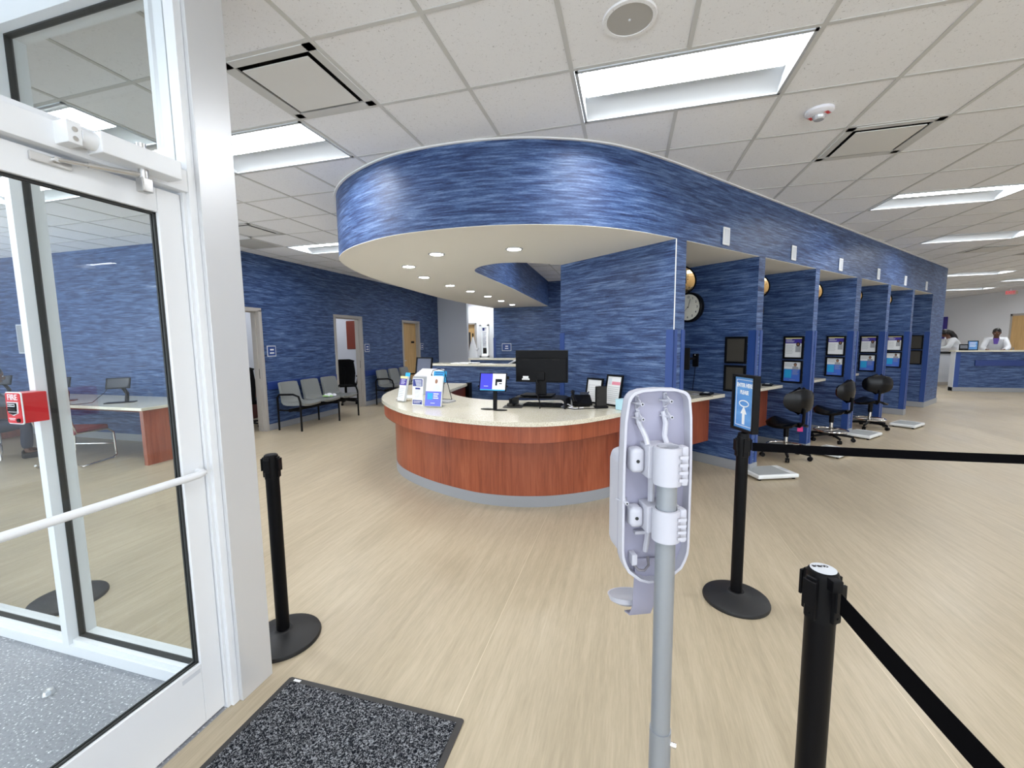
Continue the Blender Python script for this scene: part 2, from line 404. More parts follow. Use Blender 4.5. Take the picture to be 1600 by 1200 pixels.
# ceiling with openings for fixtures
lampcells = [(0,0),(-5,0),(-7,-1),(5,5),(8,9),(13,17),(17,24),(17,20),(-8,5),(-10,0),(5,0),(10,0),(0,-5),(-5,-5),(5,-5),(-10,-5),(10,5),(13,9),(13,13),(17,13),(17,5),(15,0),(17,9),(10,-5),(0,8),(4,12),(-1,12),(9,24),(9,29),(14,29),(9,19),(-2,6),(2,9),(-7,12)]  # closing cells, from the far room on, are unseen lights added for fill
ventcells = [(-3,-1),(3,2),(-8,3),(10,11)]
returncells = [(-9,4),(12,12)]
holes = set()
for i, j in lampcells: holes |= {(i,j),(i+1,j)}
holes |= set(ventcells)
def gx(i): return GX+GS*i
def gy(j): return GY+GS*j
I0, I1, J0, J1 = -19, 22, -12, 33
b = MB(); g = MB()
vv_ = {}
def gv(i, j):
    if (i,j) not in vv_: vv_[(i,j)] = b.bm.verts.new((gx(i), gy(j), CZ))
    return vv_[(i,j)]
for i in range(I0, I1):
    for j in range(J0, J1):
        if (i,j) in holes: continue
        b.bm.faces.new([gv(i,j), gv(i,j+1), gv(i+1,j+1), gv(i+1,j)])
S('ceiling', b, M_tile, smooth=False)
hw = .012
for i in range(I0, I1+1):
    # runs along y, broken where a fixture spans two cells
    j = J0
    while j < J1:
        if any((i-1, j) == (a, c) and (i, j) == (a+1, c) for a, c in lampcells): j += 1; continue
        k = j
        while k < J1 and not any((i-1, k) == (a, c) for a, c in lampcells): k += 1
        g.b2(gx(i)-hw, gx(i)+hw, gy(j)-hw, gy(k)+hw, CZ-.004, CZ-.0005); j = max(k, j+1)
for j in range(J0, J1+1): g.b2(gx(I0), gx(I1), gy(j)-hw, gy(j)+hw, CZ-.0035, CZ-.0004)
S('trim_1', g, M_grid, smooth=False)

# left wall (blue) with three door openings
def wall_x(name, x0, x1, y0, y1, z1, openings, m):
    b = MB(); y = y0
    for a, c, h in openings:
        b.b2(x0, x1, y, a, 0, z1); b.b2(x0, x1, a, c, h, z1); y = c
    b.b2(x0, x1, y, y1, 0, z1); return S(name, b, m, smooth=False)
D1 = (4.98, 5.84); D2 = (7.79, 8.69); D3 = (10.62, 11.54); DH = 2.09
wall_x('wall_left', XW-.14, XW, 4.78, 13.15, CZ, [(*D1, DH), (*D2, DH), (*D3, DH)], M_wall)
S('wall_alcove', MB().b2(XL, XW-.14, 4.78, 4.92, 0, CZ), M_wall, smooth=False)
S('wall_alcove_left', MB().b2(XL-.1, XL, 1.4, 4.92, 0, CZ), M_wall, smooth=False)
for k, (a, c) in enumerate((D1, D2, D3)):
    f = MB()
    for y in (a, c):
        s = 1 if y == a else -1
        f.b2(XW-.16, XW+.018, y-.05*s*1, y+.012*s, 0, DH+.012, bev=.003)
        f.b2(XW-.09, XW-.05, y+.012*s, y+.03*s, 0, DH-.01)
    f.b2(XW-.16, XW+.018, a-.05, c+.05, DH-.012, DH+.05, bev=.003); f.b2(XW-.09, XW-.05, a, c, DH-.03, DH-.01)
    fo = S('door_%d' % (k+1), f, M_frame)
    if k == 2:
        dl = MB().b2(XW-.135, XW-.09, a+.015, c-.015, .01, DH-.015, bev=.003).build('door_leaf', M_oak, fo)
        MB().b2(XW-.089, XW-.084, c-.32, c-.14, 1.49, 1.55).b2(XW-.089,XW-.084, a+.1,a+.12,1.4,1.41).build('door_sign', M_blk, fo)
        MB().cyl((XW-.09,a+.1,1.0),(XW-.04,a+.1,1.0),.012).b2(XW-.055,XW-.035,a+.09,a+.21,.985,1.01,bev=.005).build('door_handle', M_steel, fo)
    else:
        MB().b2(XW-.094, XW-.046, c-.0185, c-.0165+.004, .93, 1.1).build('strike_plate', M_blk, fo)
# rail and bases on the left wall
rl = MB()
for y0, y1 in ((D1[1]+.08, D2[0]-.06), (D2[1]+.06, D3[0]-.06)): rl.b2(XW, XW+.022, y0, y1, .72, .86, bev=.006)
S('trim_2', rl, M_rail)
bl = MB()
for y0, y1 in ((4.78, D1[0]-.05), (D1[1]+.05, D2[0]-.05), (D2[1]+.05, D3[0]-.05), (D3[1]+.05, 13.15)): bl.b2(XW, XW+.012, y0, y1, 0, .11, bev=.003)
bl.b2(XL, XW, 4.768, 4.78, 0, .11)
S('baseboard_left', bl, M_base)
# rooms behind the left wall
r = MB(); r.b2(-10.1, -10, 4.92, 10.1, 0, CZ).b2(-10, XW-.14, 4.92, 4.95, 0, CZ).b2(-10, XW-.14, 7.2, 7.3, 0, CZ).b2(-10, XW-.14, 9.6, 9.7, 0, CZ)
S('wall_offices', r, M_grey, smooth=False)
# grey wall, bright hall and its window beyond
r = MB(); r.b2(XW-.14, -5.08, 12.9, 13.05, 0, CZ); S('wall_hall_end', r, M_grey, smooth=False)
r = MB(); r.b2(-8, -6.15, 14.4, 14.55, 0, CZ).b2(-6.15, -5.36, 14.4, 14.55, 2.13, CZ).b2(-5.36, -5.14, 14.4, 14.55, 0, CZ).b2(-5.14, -4.86, 14.4, 14.55, 0, .98).b2(-5.14, -4.86, 14.4, 14.55, 2.08, CZ).b2(-4.86, -3.0, 14.4, 14.55, 0, CZ)
r.b2(-8.1, -8, 12.9, 14.55, 0, CZ).b2(-3.1,-3.0,11.0,14.4,0,CZ)
S('wall_hall', r, M_white, smooth=False)
fo = S('door_4', MB().b2(-6.2,-6.15,14.36,14.5,0,2.18).b2(-5.36,-5.30,14.36,14.5,0,2.18).b2(-6.2,-5.30,14.36,14.5,2.13,2.18), M_frame)
MB().b2(-6.15,-5.36,14.47,14.51,.01,2.13).build('door_leaf', M_oak, fo)
MB().b2(-5.62,-5.56,14.46,14.475,1.15,1.85).build('vision_lite', M_scr, fo)
fo = S('window_1', MB().b2(-5.18,-5.12,14.37,14.52,.94,2.12).b2(-4.88,-4.82,14.37,14.52,.94,2.12).b2(-5.18,-4.82,14.37,14.52,.94,1.0).b2(-5.18,-4.82,14.37,14.52,2.06,2.12), M_trimw)
MB().b2(-5.12,-4.88,14.47,14.475,1.0,2.06).build('pane', M_glass, fo)
wp = MB(); wp.b2(-5.10,-4.93,14.455,14.465,1.05,2.03); wp.mi = 1
wp.b2(-5.09,-5.02,14.45,14.456,1.9,2.0); 
for k in range(9): wp.b2(-5.08,-4.95-.02*(k%3),14.45,14.456,1.82-.055*k,1.83-.055*k)
wp.mi = 2; wp.b2(-5.08,-4.95,14.45,14.456,1.08,1.28)
wp.build('notice', [M_paper, M_navy, M_bpanel], fo)
# back wall of the staff area
S('wall_back', MB().b2(-3.52, 4.6, 10.9, 11.02, 0, CZ), M_wall, smooth=False)
S('trim_3', MB().b2(-3.53, -3.46, 10.885, 11.03, .1, 1.62, bev=.004), M_guard)
# far right room
M_grey2 = mat('light_grey_wall_paint', (.80,.81,.84), .6)
S('wall_right', MB().b2(XR, XR+.12, YB, YF, 0, CZ), M_grey2, smooth=False)
S('wall_far', MB().b2(4.6, XR+.12, YF, YF+.12, 0, CZ).b2(4.4, 4.6, 11.5, YF, 0, CZ), M_grey, smooth=False)
fo = S('door_5', MB().b2(XR-.03,XR+.01,18.52,18.60,0,2.24).b2(XR-.03,XR+.01,17.50,17.58,0,2.24).b2(XR-.03,XR+.01,17.5,18.60,2.17,2.24), M_frame)
MB().b2(XR-.025,XR-.005,17.58,18.52,.01,2.17).build('door_leaf', M_oak, fo)
MB().b2(XR-.05,XR-.025,18.32,18.36,.95,1.1).build('door_handle', M_steel, fo)
S('wall_front', MB().b2(-1.62,XR,YB-.1,YB,2.75,CZ).b2(-1.62,XR,YB-.1,YB,0,.25).b2(2.2,2.5,YB-.1,YB,.25,2.75).b2(6.2,6.5,YB-.1,YB,.25,2.75).b2(10.2,10.5,YB-.1,YB,.25,2.75), M_alum, smooth=False)

# ---- booth island
EXT = 10.12
parts_t = [(0, .155), (1.5, 1.64), (3.0, 3.13), (4.5, 4.70), (6.0, 6.15), (7.5, 7.63), (9.0, EXT)]
b = MB(); b.M = MI
for t0, t1 in parts_t: b.b2(t0, t1, 0, 1.42, 0, SZ+.003)
b.b2(.0, EXT, 1.42, 1.52, 0, CZ)  # unseen back wall, added so the booths stay dark
S('wall_booths', b, M_wall, smooth=False)
front = [(.39, 4.04), (.27,3.905),(.08,3.70),(-.13,3.51),(-.31,3.39),(-.5,3.295),(-.79,3.19),(-1.15,3.13),(-1.55,3.13),(-1.95,3.20),(-2.43,3.42),(-2.80,3.71),(-3.05,4.06),(-3.29,4.69),(-3.46,5.5),(-3.59,6.72),(-3.68,7.99),(-3.66,9.29),(-3.52,10.9)]
FR = [TS(EXT, 0), TS(6, 0), TS(2, 0)] + smooth_path(front, 5)
S('wall_fascia', MB().ribbon(FR, SZ+.003, CZ, .1, flip=True), M_wall)
cut = [(-.77,5.0),(-.95,4.85),(-1.13,4.73),(-1.28,4.67),(-1.47,4.67),(-1.71,4.80),(-1.88,5.09),(-1.90,5.54),(-1.90,6.89),(-1.95,8.56),(-2.02,10.9)]
CU = smooth_path(cut, 5)
S('wall_cutout_fascia', MB().ribbon(CU, SZ+.003, CZ, .08, flip=False), M_wall)
# soffit underside: booth ceilings and the curved canopy
b = MB()
b.M = MI; b.b2(.155, 9.0, .001, 1.42, SZ, SZ+.003); b.M = Matrix.Identity(4)
poly = smooth_path(front, 5) + CU[::-1]
b.prism(poly, SZ, SZ+.003)
S('ceiling_soffit', b, M_soff, smooth=False)
S('trim_4', MB().ribbon([ (p[0],p[1]) for p in FR], CZ-.016, CZ-.004, .02, flip=False), M_trimw)
# bases
b = MB(); b.M = MI
for k, (t0, t1) in enumerate(parts_t):
    b.b2(t0-.012, t1+.012, -.012, 1.42, 0, .115, bev=.004)
for k in range(6): b.b2(parts_t[k][1], parts_t[k+1][0], 1.405, 1.42, 0, .115)
S('baseboard_booths', b, M_base)
# corner guards
b = MB(); b.M = MI
for k, (t0, t1) in enumerate(parts_t):
    zt = 1.62; w = .055
    b.b2(t0-.008, t0+.001, -.008, .075, .1, zt, bev=.002)
    fw = min(.045, (t1-t0)*.38)
    b.b2(t0-.008, t0+fw, -.008, .001, .1, zt, bev=.002)
    if k < 6:
        b.b2(t1-fw, t1+.008, -.008, .001, .1, zt, bev=.002); b.b2(t1-.001, t1+.008, -.008, .075, .1, zt, bev=.002)
b.b2(-.008, .001, 1.45, 1.528, .1, 1.62, bev=.002)
S('trim_5', b, M_guard)
q = MB(); q.M = MI; q.b2(-.004, .003, -.004, .003, 1.62, SZ); S('trim_6', q, M_trimw)

# ---- low blue partitions behind the desk
def lowwall(a, c, name, i):
    a = Vector(a); c = Vector(c); d = (c-a); Lh = d.length; ang = math.atan2(d.y, d.x)
    M = Matrix.Translation((a.x, a.y, 0)) @ Matrix.Rotation(ang, 4, 'Z')
    q = MB(); q.M = M; q.b2(.03, Lh, .06, .18, 0, 1.115); S('wall_low_%d' % i, q, M_wall, smooth=False)
    q = MB(); q.M = M; q.b2(0, Lh, 0, .32, 1.115, 1.15, bev=.006); S('trim_%d' % (6+i), q, M_top)
lowwall((-3.40, 6.72), (-.98, 6.42), 'a', 1)
lowwall((-3.46, 8.82), (-1.30, 8.62), 'b', 2)

# ================================================================== CEILING FITTINGS
def make_troffer():
    t = thing('ceiling_light', (0,0,CZ), 'x', 'light')
    w, d = GS*2-.03, GS-.03
    f = MB()
    for (x0,x1,y0,y1) in ((-w/2,w/2,-d/2,-d/2+.018),(-w/2,w/2,d/2-.018,d/2),(-w/2,-w/2+.018,-d/2,d/2),(w/2-.018,w/2,-d/2,d/2)): f.b2(x0,x1,y0,y1,-.008,.09)
    f.build('frame', M_reflw, t)
    r = MB()
    xs = (-w/2+.018, w/2-.018); prof = [(-d/2+.018,.0),(-d/2+.05,.03),(-d/2+.10,.055),(-.125,.075),(.125,.075),(d/2-.10,.055),(d/2-.05,.03),(d/2-.018,.0)]
    r.sheet([[(x, y, z) for y, z in prof] for x in xs], .004)
    r.build('reflector', M_reflw, t)
    l = MB()
    n = 8; pr = [(-.125+.25*k/n, .070) for k in range(n+1)]
    l.sheet([[(x, y, z) for y, z in pr] for x in (-w/2+.03, w/2-.03)], .003)
    l.build('lens', M_lens, t); return t
lamp_lab = {(0,0):'large recessed strip light over the front of the curved canopy',(-5,0):'recessed strip light just right of the white post, left of the canopy',
 (5,5):'recessed strip light at right edge, nearest beyond the dark-bordered vent',(8,9):'second recessed strip light along the right-hand ceiling',(13,17):'recessed strip light showing just past the end corner of the booths, nearer one',
 (17,24):'farthest small strip light above the grey wall past the booths',(17,20):'strip light cut by the right edge near the exit sign',(-7,-1):'added strip light standing in for a reflection in the transom glass',(-8,5):'strip light behind the canopy above the left blue wall',  # transom lamp is added to mimic a reflection in the glass
 (-10,0):'strip light seen through the glazing above the entrance door'}
t0 = make_troffer(); first = True
for i, j in lampcells:
    loc = (gx(i+1), gy(j)+GS/2, CZ)
    o = t0 if first else dup(t0, loc); o.location = loc; first = False
    o['label'] = lamp_lab.get((i,j), 'unseen recessed strip light in the tiled ceiling, in a set partly added for fill'); o['group'] = 'recessed ceiling strip lights' if (i,j) in lamp_lab else 'ceiling strip lights out of sight'
def make_vent():
    t = thing('air_vent', (0,0,CZ), 'x', 'vent')
    f = MB(); h = GS/2-.014
    for (x0,x1,y0,y1) in ((-h,h,-h,-h+.05),(-h,h,h-.05,h),(-h,-h+.05,-h,h),(h-.05,h,-h,h)): f.b2(x0,x1,y0,y1,-.006,.004)
    f.build('frame', M_grid, t)
    MB().b2(-h+.03,h-.03,-h+.03,h-.03,.08,.085).b2(-h+.03,-h+.035,-h,h,0,.08).b2(h-.035,h-.03,-h,h,0,.08).b2(-h,h,-h+.03,-h+.035,0,.08).b2(-h,h,h-.035,h-.03,0,.08).build('throat', M_bpanel, t)
    MB().b2(-h+.075,h-.075,-h+.075,h-.075,-.012,-.006,bev=.002).build('plaque', mat('plaque_paint',(.70,.695,.68),.6), t)
    s = MB()
    for sx in (-1,1):
        for sy in (-1,1): s.cyl((sx*.16,sy*.16,-.006),(sx*.16,sy*.16,.08),.003,seg=6)
    s.build('hanger', M_blk, t); return t
vl = {(-3,-1):'square plaque vent nearest the white post',(3,2):'square vent with dark gap, right of the smoke detector',(-8,3):'square vent above the left blue wall',(10,11):'small distant square vent in the right-hand ceiling'}
v0 = make_vent(); first = True
for i, j in ventcells:
    loc = (gx(i)+GS/2, gy(j)+GS/2, CZ); o = v0 if first else dup(v0, loc); o.location = loc; o['label'] = vl[(i,j)]; o['group'] = 'square ceiling vents'; first = False
for k, (i, j) in enumerate(returncells):
    cx, cy = gx(i)+GS/2, gy(j)+GS/2
    t = thing('return_grille', (cx,cy,CZ), ('grey return air grille beside the left square vent','grey return air grille beyond the distant right vent')[k], 'vent', group='return air grilles')
    h = .29; f = MB()
    for (x0,x1,y0,y1) in ((-h,h,-h,-h+.02),(-h,h,h-.02,h),(-h,-h+.02,-h,h),(h-.02,h,-h,h)): f.b2(x0,x1,y0,y1,-.008,-.001)
    f.build('frame', M_grid, t); q = MB()
    for n in range(26): q.b2(-h+.02,h-.02,-h+.025+n*.0213,-h+.032+n*.0213,-.007,-.002)
    q.build('louvre', mat('tan_grille_metal',(.33,.31,.28),.6), t)
t = thing('ceiling_speaker', (-.02,2.215,CZ), 'round ceiling speaker in front of the big strip light', 'speaker')
MB().lathe([(.125,-.001),(.122,-.009),(.105,-.010),(.104,-.004)],40,cap=False).build('bezel', M_tile, t)
MB().lathe([(0,-.007),(.104,-.007),(.104,-.002),(0,-.002)][::-1],40).build('grille', mat('perforated_speaker_grille',(.42,.41,.39),.7), t)
MB().ball((0,0,-.008),.006,8).build('logo_stud', M_silv, t)
t = thing('smoke_detector', (1.2,3.41,CZ), 'white round fire detector with red lettering on the ceiling', 'smoke detector')
MB().lathe([(.0,-.001),(.082,-.001),(.082,-.018),(.062,-.032),(.0,-.034)],32).build('housing', M_plw, t)
MB().lathe([(.038,-.034),(.036,-.05),(.028,-.062),(0,-.066)],20).build('strobe', mat('clear_strobe_plastic',(.55,.55,.56),.15,metal=.3), t)
fm = [0]
MB().lathe([(.064,-.0325),(.036,-.0345)],32,cap=False).build('lower_ring', M_plw, t)
for a in (PI*.75, -PI*.25):
    text('lettering','FIRE',.028,t,(.052*math.cos(a),.052*math.sin(a),-.0355),(PI,0,a-PI/2),M_redt,bold=.0006)
for k, (x, y) in enumerate([(-1.07,3.99),(-1.87,3.97),(-2.48,4.51),(-2.70,5.31),(-2.72,6.23),(-2.70,7.07),(-2.69,7.99),(-2.72,8.99),(-2.76,10.05)]):
    lab = ['downlight nearest the front of the canopy, rightmost','second downlight at the canopy front, left of the rightmost','third downlight, where the row turns along the left of the canopy','fourth downlight from the canopy front','fifth downlight from the canopy front','fifth from the far end of the canopy downlights is next to this sixth one','third downlight from the far end','second downlight from the far end','farthest and smallest canopy downlight'][k]
    if k == 5: lab = 'sixth downlight from the canopy front'
    t = thing('recessed_downlight', (x,y,SZ), lab, 'downlight', group='canopy downlights')
    MB().lathe([(.065,0),(.065,-.006),(.082,-.006),(.085,0)],28,cap=False).build('trim_ring', M_reflw, t)
    MB().lathe([(0,-.004),(.064,-.004),(.064,-.001),(0,-.001)][::-1],24).build('lens', M_dl, t)
t = thing('exit_sign', (12.15,18.0,CZ), 'red lit exit sign hanging from the ceiling near the right edge', 'exit sign', rz=-math.radians(34)); t.scale = (.62,.62,.62)
MB().b2(-.03,.03,-.02,.02,-.08,0).build('bracket', M_plw, t)
MB().b2(-.19,.19,-.025,.025,-.30,-.08,bev=.006).build('housing', mat('pink_white_exit_face',(.80,.42,.44),.5), t)
MB().b2(.17,.25,-.03,.03,-.27,-.1,bev=.01).build('lamp_head', mat('warm_beige_plastic',(.6,.5,.35),.5), t)
text('lettering','EXIT',.16,t,(-.01,-.027,-.19),(PI/2,0,0),M_exit,sx=1)

# ================================================================== VESTIBULE AND ENTRANCE DOOR
DX = -1.65
p = MB()
p.b2(-1.76, -1.582, 1.292, 1.45, 0, CZ, bev=.003); po = S('trim_9', p, M_alum2)
q = MB()                                   # jambs, header and transom frame of the door wall
q.b2(-1.70, -1.60, 1.262, 1.292, 0, CZ, bev=.003).b2(-1.685, -1.615, 1.250, 1.262, 0, 2.105)
q.b2(-1.70, -1.60, .29, .33, 0, CZ, bev=.003)
q.b2(-1.705, -1.60, .33, 1.262, 2.105, 2.185, bev=.004).b2(-1.67, -1.63, .33, 1.262, 2.185, 2.21).b2(-1.70,-1.60,.33,1.262,CZ-.05,CZ)
fo = S('door_6', q, M_alum)
MB().b2(-1.653, -1.647, .33, 1.262, 2.20, CZ-.05).build('transom_pane', M_glass, fo)
leaf = MB()
leaf.b2(-1.672, -1.628, 1.165, 1.248, .012, 2.095, bev=.003).b2(-1.672, -1.628, .345, .428, .012, 2.095, bev=.003)
leaf.b2(-1.672, -1.628, .428, 1.165, 2.01, 2.095, bev=.003).b2(-1.672, -1.628, .428, 1.165, .012, .27, bev=.003)
lo = leaf.build('door_leaf', M_alum, fo)
MB().b2(-1.653, -1.647, .428, 1.165, .27, 2.01).build('pane', M_glass, lo)
gk = MB()
for x0, x1 in ((-1.660,-1.653),(-1.647,-1.640)):
    gk.b2(x0,x1,1.157,1.166,.27,2.01).b2(x0,x1,.427,.436,.27,2.01).b2(x0,x1,.43,1.165,.268,.277).b2(x0,x1,.43,1.165,2.003,2.012)
gk.build('gasket', M_gask, lo)
MB().b2(-1.628,-1.6275,1.09,1.16,.235,.252).build('maker_label', M_silv, lo)
pb = MB().tube([(-1.628,.385,1.04),(-1.592,.39,1.04),(-1.582,.41,1.04),(-1.582,1.19,1.04),(-1.592,1.215,1.04),(-1.628,1.22,1.04)], .0135, 10); pb.build('push_bar', M_alum, lo)
MB().b2(-1.610,-1.535,.955,1.195,2.118,2.182,bev=.006).build('closer_body', M_alum, fo)
cb = MB().b2(-1.604,-1.545,.880,.915,2.118,2.182,bev=.003).cyl((-1.568,.915,2.150),(-1.568,.957,2.150),.026)
cb.build('closer_bracket', M_alum, fo)
sc_ = MB()
for z in (2.132, 2.158): sc_.cyl((-1.546,.897,z),(-1.542,.897,z),.007,seg=10)
sc_.build('screw_heads', M_chrome, fo)
arm = MB().cyl((-1.565,1.085,2.075),(-1.565,1.085,2.20),.014).cyl((-1.565,1.085,2.10),(-1.595,.95,2.085),.0085).cyl((-1.595,.95,2.085),(-1.608,.885,2.078),.006)
arm.b2(-1.582,-1.548,1.068,1.102,2.045,2.09,bev=.004); arm.build('closer_arm', M_steel, fo)
MB().b2(-1.627,-1.618,.83,.925,2.06,2.085,bev=.003).cyl((-1.618,.885,2.078),(-1.606,.885,2.078),.008).build('closer_shoe', M_steel, fo)
# outer storefront of the door wall, out of frame
q = MB().b2(-1.70,-1.60,YB,YB+.05,0,CZ).b2(-1.70,-1.60,-2.1,-2.05,0,CZ).b2(-1.70,-1.60,YB,.29,0,.1).b2(-1.70,-1.60,YB,.29,CZ-.06,CZ)
fo2 = S('window_2', q, M_alum); MB().b2(-1.653,-1.647,YB+.05,.29,.1,CZ-.06).build('pane', M_glass, fo2)
# glazed wall across the vestibule
q = MB()
q.b2(-6.5,-1.76,1.285,1.40,0,.055,bev=.002).b2(-6.5,-1.76,1.30,1.40,.05,.075).b2(-6.5,-1.76,1.285,1.40,2.90,CZ)
for x0 in (-2.705,-3.85,-5.0,-6.5): q.b2(x0,x0+.045,1.283,1.40,.05,2.91,bev=.002)
q.b2(-1.79,-1.755,1.30,1.40,.05,2.91)
fo3 = S('window_3', q, M_alum)
g = MB()
for x0,x1 in ((-2.66,-1.79),(-3.805,-2.705),(-4.955,-3.85),(-6.455,-5.0)):
    g.b2(x0,x0+.006,1.325,1.352,.075,2.9).b2(x1-.006,x1,1.325,1.352,.075,2.9).b2(x0,x1,1.325,1.352,.072,.08).b2(x0,x1,1.325,1.352,2.894,2.902)
g.build('gasket', M_gask, fo3)
for x0,x1 in ((-2.66,-1.79),(-3.805,-2.705),(-4.955,-3.85),(-6.455,-5.0)): MB().b2(x0,x1,1.336,1.342,.075,2.9).build('pane', M_glass, fo3)
S('wall_vestibule', MB().b2(-6.6,-6.5,YB,1.4,0,CZ), M_grey, smooth=False)

t = thing('fire_alarm_pull_station', (-2.635,1.283,1.265), 'red fire alarm pull station box on the glazing mullion', 'fire alarm')
MB().b2(-.05,.05,-.085,0,-.068,.068,bev=.004).build('box', M_red, t)
f = MB(); f.M = Matrix.Translation((0,-.085,0)) @ Matrix.Rotation(PI/2,4,'X')
f.prism(rrect(.108,.145,.012),0,.004); f.build('face_border', M_paper, t)
f = MB(); f.M = Matrix.Translation((0,-.089,0)) @ Matrix.Rotation(PI/2,4,'X')
f.prism(rrect(.098,.135,.009),0,.003); f.build('face_plate', M_red, t)
text('lettering','FIRE',.036,t,(0,-.0925,.048),(PI/2,0,0),M_paper,sx=1.05,bold=.0006)
f = MB(); f.M = Matrix.Translation((0,-.092,0)) @ Matrix.Rotation(PI/2,4,'X')
f.prism([(-.037,.028),(.037,.028),(.033,-.022),(0,-.034),(-.033,-.022)],0,.003); f.build('handle_surround', M_paper, t)
f = MB().b2(-.029,.029,-.0985,-.095,.0,.024); f.mi=1; f.b2(-.024,.024,-.1000,-.0985,.008,.02); f.mi=0
f.b2(-.028,.028,-.1,-.095,-.014,-.001).prism([(-.028,-.018),(.028,-.018),(.026,-.022),(0,-.029),(-.026,-.022)],0,.003,Matrix.Translation((0,-.095,0)) @ Matrix.Rotation(PI/2,4,'X'))
f.build('pull_handle', [M_blk, M_paper], t)
text('handle_lettering','PULL DOWN',.008,t,(0,-.1005,.014),(PI/2,0,0),M_blk)
MB().cyl((.03,-.092,-.054),(.03,-.098,-.054),.009).build('key_lock', M_blk, t)
f = MB().b2(-.04,.005,-.0928,-.092,-.048,-.045).b2(-.035,.0,-.0928,-.092,-.054,-.0515); f.build('small_print', M_paper, t)
t = thing('door_stop', (-2.46,1.10,0), 'small rounded steel door stop on the speckled vestibule floor', 'door stop')
MB().lathe([(.024,0),(.024,.006),(.018,.02),(0,.028)],20).build('dome', M_steel, t); MB().cyl((.012,-.006,.016),(.026,-.012,.018),.009,seg=12).build('bumper', M_silv, t)

# floor mat
t = thing('floor_mat', (-1.05,.86,0), 'charcoal flecked entrance mat with black rubber border', 'mat')
MB().prism(rrect(.86,1.18,.008),0,.006,bev=.002).build('rubber_border', M_rub, t)
MB().b2(-.405,.405,-.565,.565,.005,.010,bev=.002).build('carpet_pile', M_mat, t)
MB().b2(-.40,-.365,.572,.584,.006,.0066).build('corner_tag', M_paper, t)

# ================================================================== QUEUE POSTS
def make_stanchion(rz_clips=0, top=True):
    t = thing('queue_post', (0,0,0), 'x', 'stanchion')
    MB().lathe([(.0,0),(.178,0),(.180,.010),(.176,.020),(.150,.030),(.09,.042),(.05,.052),(.042,.060),(0,.060)],48).build('base', M_blkr, t)
    MB().cyl((0,0,.05),(0,0,.885),.0315,seg=28).build('pole', M_blkm, t)
    MB().lathe([(.0335,.865),(.0335,.972),(.031,.984),(.026,.988),(0,.988)][0:],28).build('head', M_blk, t)
    for k in range(4):
        a = rz_clips + k*PI/2
        q = MB(); q.M = Matrix.Rotation(a,4,'Z')
        q.b2(.028,.0395,-.013,.013,.872,.975,bev=.003).b2(.0385,.046,-.016,.016,.905,.968,bev=.002)
        q.cyl((.04,0,.885),(.042,0,.885),.003,seg=8).build('belt_clip', M_blk, t)
    return t
st = make_stanchion(.25)
st.location = (-1.66,1.66,0); st.location = (-1.715,1.655,0)
st['label'] = 'black queue post standing behind the white door post'
s2 = dup(st, (.635,2.60,0), 0, 'black queue post carrying the enter here sign')
s3 = dup(st, (.458,1.115,0), .35, 'nearest black queue post with a grey label on its cap')
s4 = dup(st, (-3.26,1.60,0), .3, 'black queue post seen through the vestibule glazing')
s5 = dup(st, (3.62,2.85,0), 0, 'black queue post at the far end of the long belt'); s6 = dup(st, (.66,-.55,0), 0, 'black queue post behind the viewpoint')
for o in (st,s2,s3,s4,s5,s6): o['group'] = 'black retractable belt queue posts'
f = MB(); f.lathe([(.027,.988),(.027,.9892),(0,.9892)],28); f.build('cap_label', M_silv, s3)
text('cap_lettering','QUEUE',.011,s3,(.0,.010,.9894),(0,0,PI-.2),M_blk,bold=.0002)
MB().cyl((-.036,.0,.9),(-.036,.0,.9001),.001,seg=6) if False else None
def belt(p0, p1, z, name, label, sag=.02, h=.048):
    a = Vector(p0); c = Vector(p1); n = 24
    b = MB(); rows = []
    for zz in (z-h/2, z+h/2): rows.append([(a.x+(c.x-a.x)*k/n, a.y+(c.y-a.y)*k/n, zz - sag*4*(k/n)*(1-k/n)) for k in range(n+1)])
    b.sheet(rows, .0016).build(name, M_belt, label=label, cat='belt')
belt((.686,2.604),(3.57,2.846),.925,'queue_belt','black belt stretched from the sign post to the right edge')
belt((.474,1.062),(.652,-.50),.935,'queue_belt','black belt running down from the nearest queue post',sag=.03)
MB().box((.474,1.072,.960),(.022,.014,.022),RZ(.35),bev=.003).build('belt_latch', M_blk, label='small black belt latch on the nearest queue post', cat='latch') if False else None
MB().b2(.028,.05,-.012,.012,.955,.985,bev=.003).build('latch', M_blk, s3, rz=-PI/2-.1)

# sign on the second post
t = thing('post_top_sign', (.637,2.60,.985), 'black framed blue ENTER HERE PLEASE sign on a queue post', 'sign', rz=-1.22)
MB().cyl((0,0,0),(0,0,.035),.009).lathe([(.030,.0),(.028,.018),(.012,.024),(0,.024)],24).build('stem', M_blk, t)
sw, sh = .170, .290
q = MB(); q.M = Matrix.Translation((0,0,.03))
for (x0,x1,z0,z1) in ((-sw/2-.014,-sw/2,0,sh+.028),(sw/2,sw/2+.014,0,sh+.028),(-sw/2,sw/2,0,.014),(-sw/2,sw/2,sh+.014,sh+.028)): q.b2(x0,x1,-.019,.019,z0,z1,bev=.002)
q.b2(-sw/2,sw/2,-.002,.015,.014,sh+.014); q.build('frame', M_blk, t)
q = MB().b2(-sw/2,sw/2,-.006,-.002,.044,sh+.044); q.build('blue_insert', M_signb, t)
wl = MB()
for (x0,x1,z0,z1) in ((-.072,.072,.317,.320),(-.072,.072,.058,.061),(-.072,-.069,.058,.320),(.069,.072,.058,.320)): wl.b2(x0,x1,-.0075,-.006,z0,z1)
wl.build('white_border', M_paper, t)
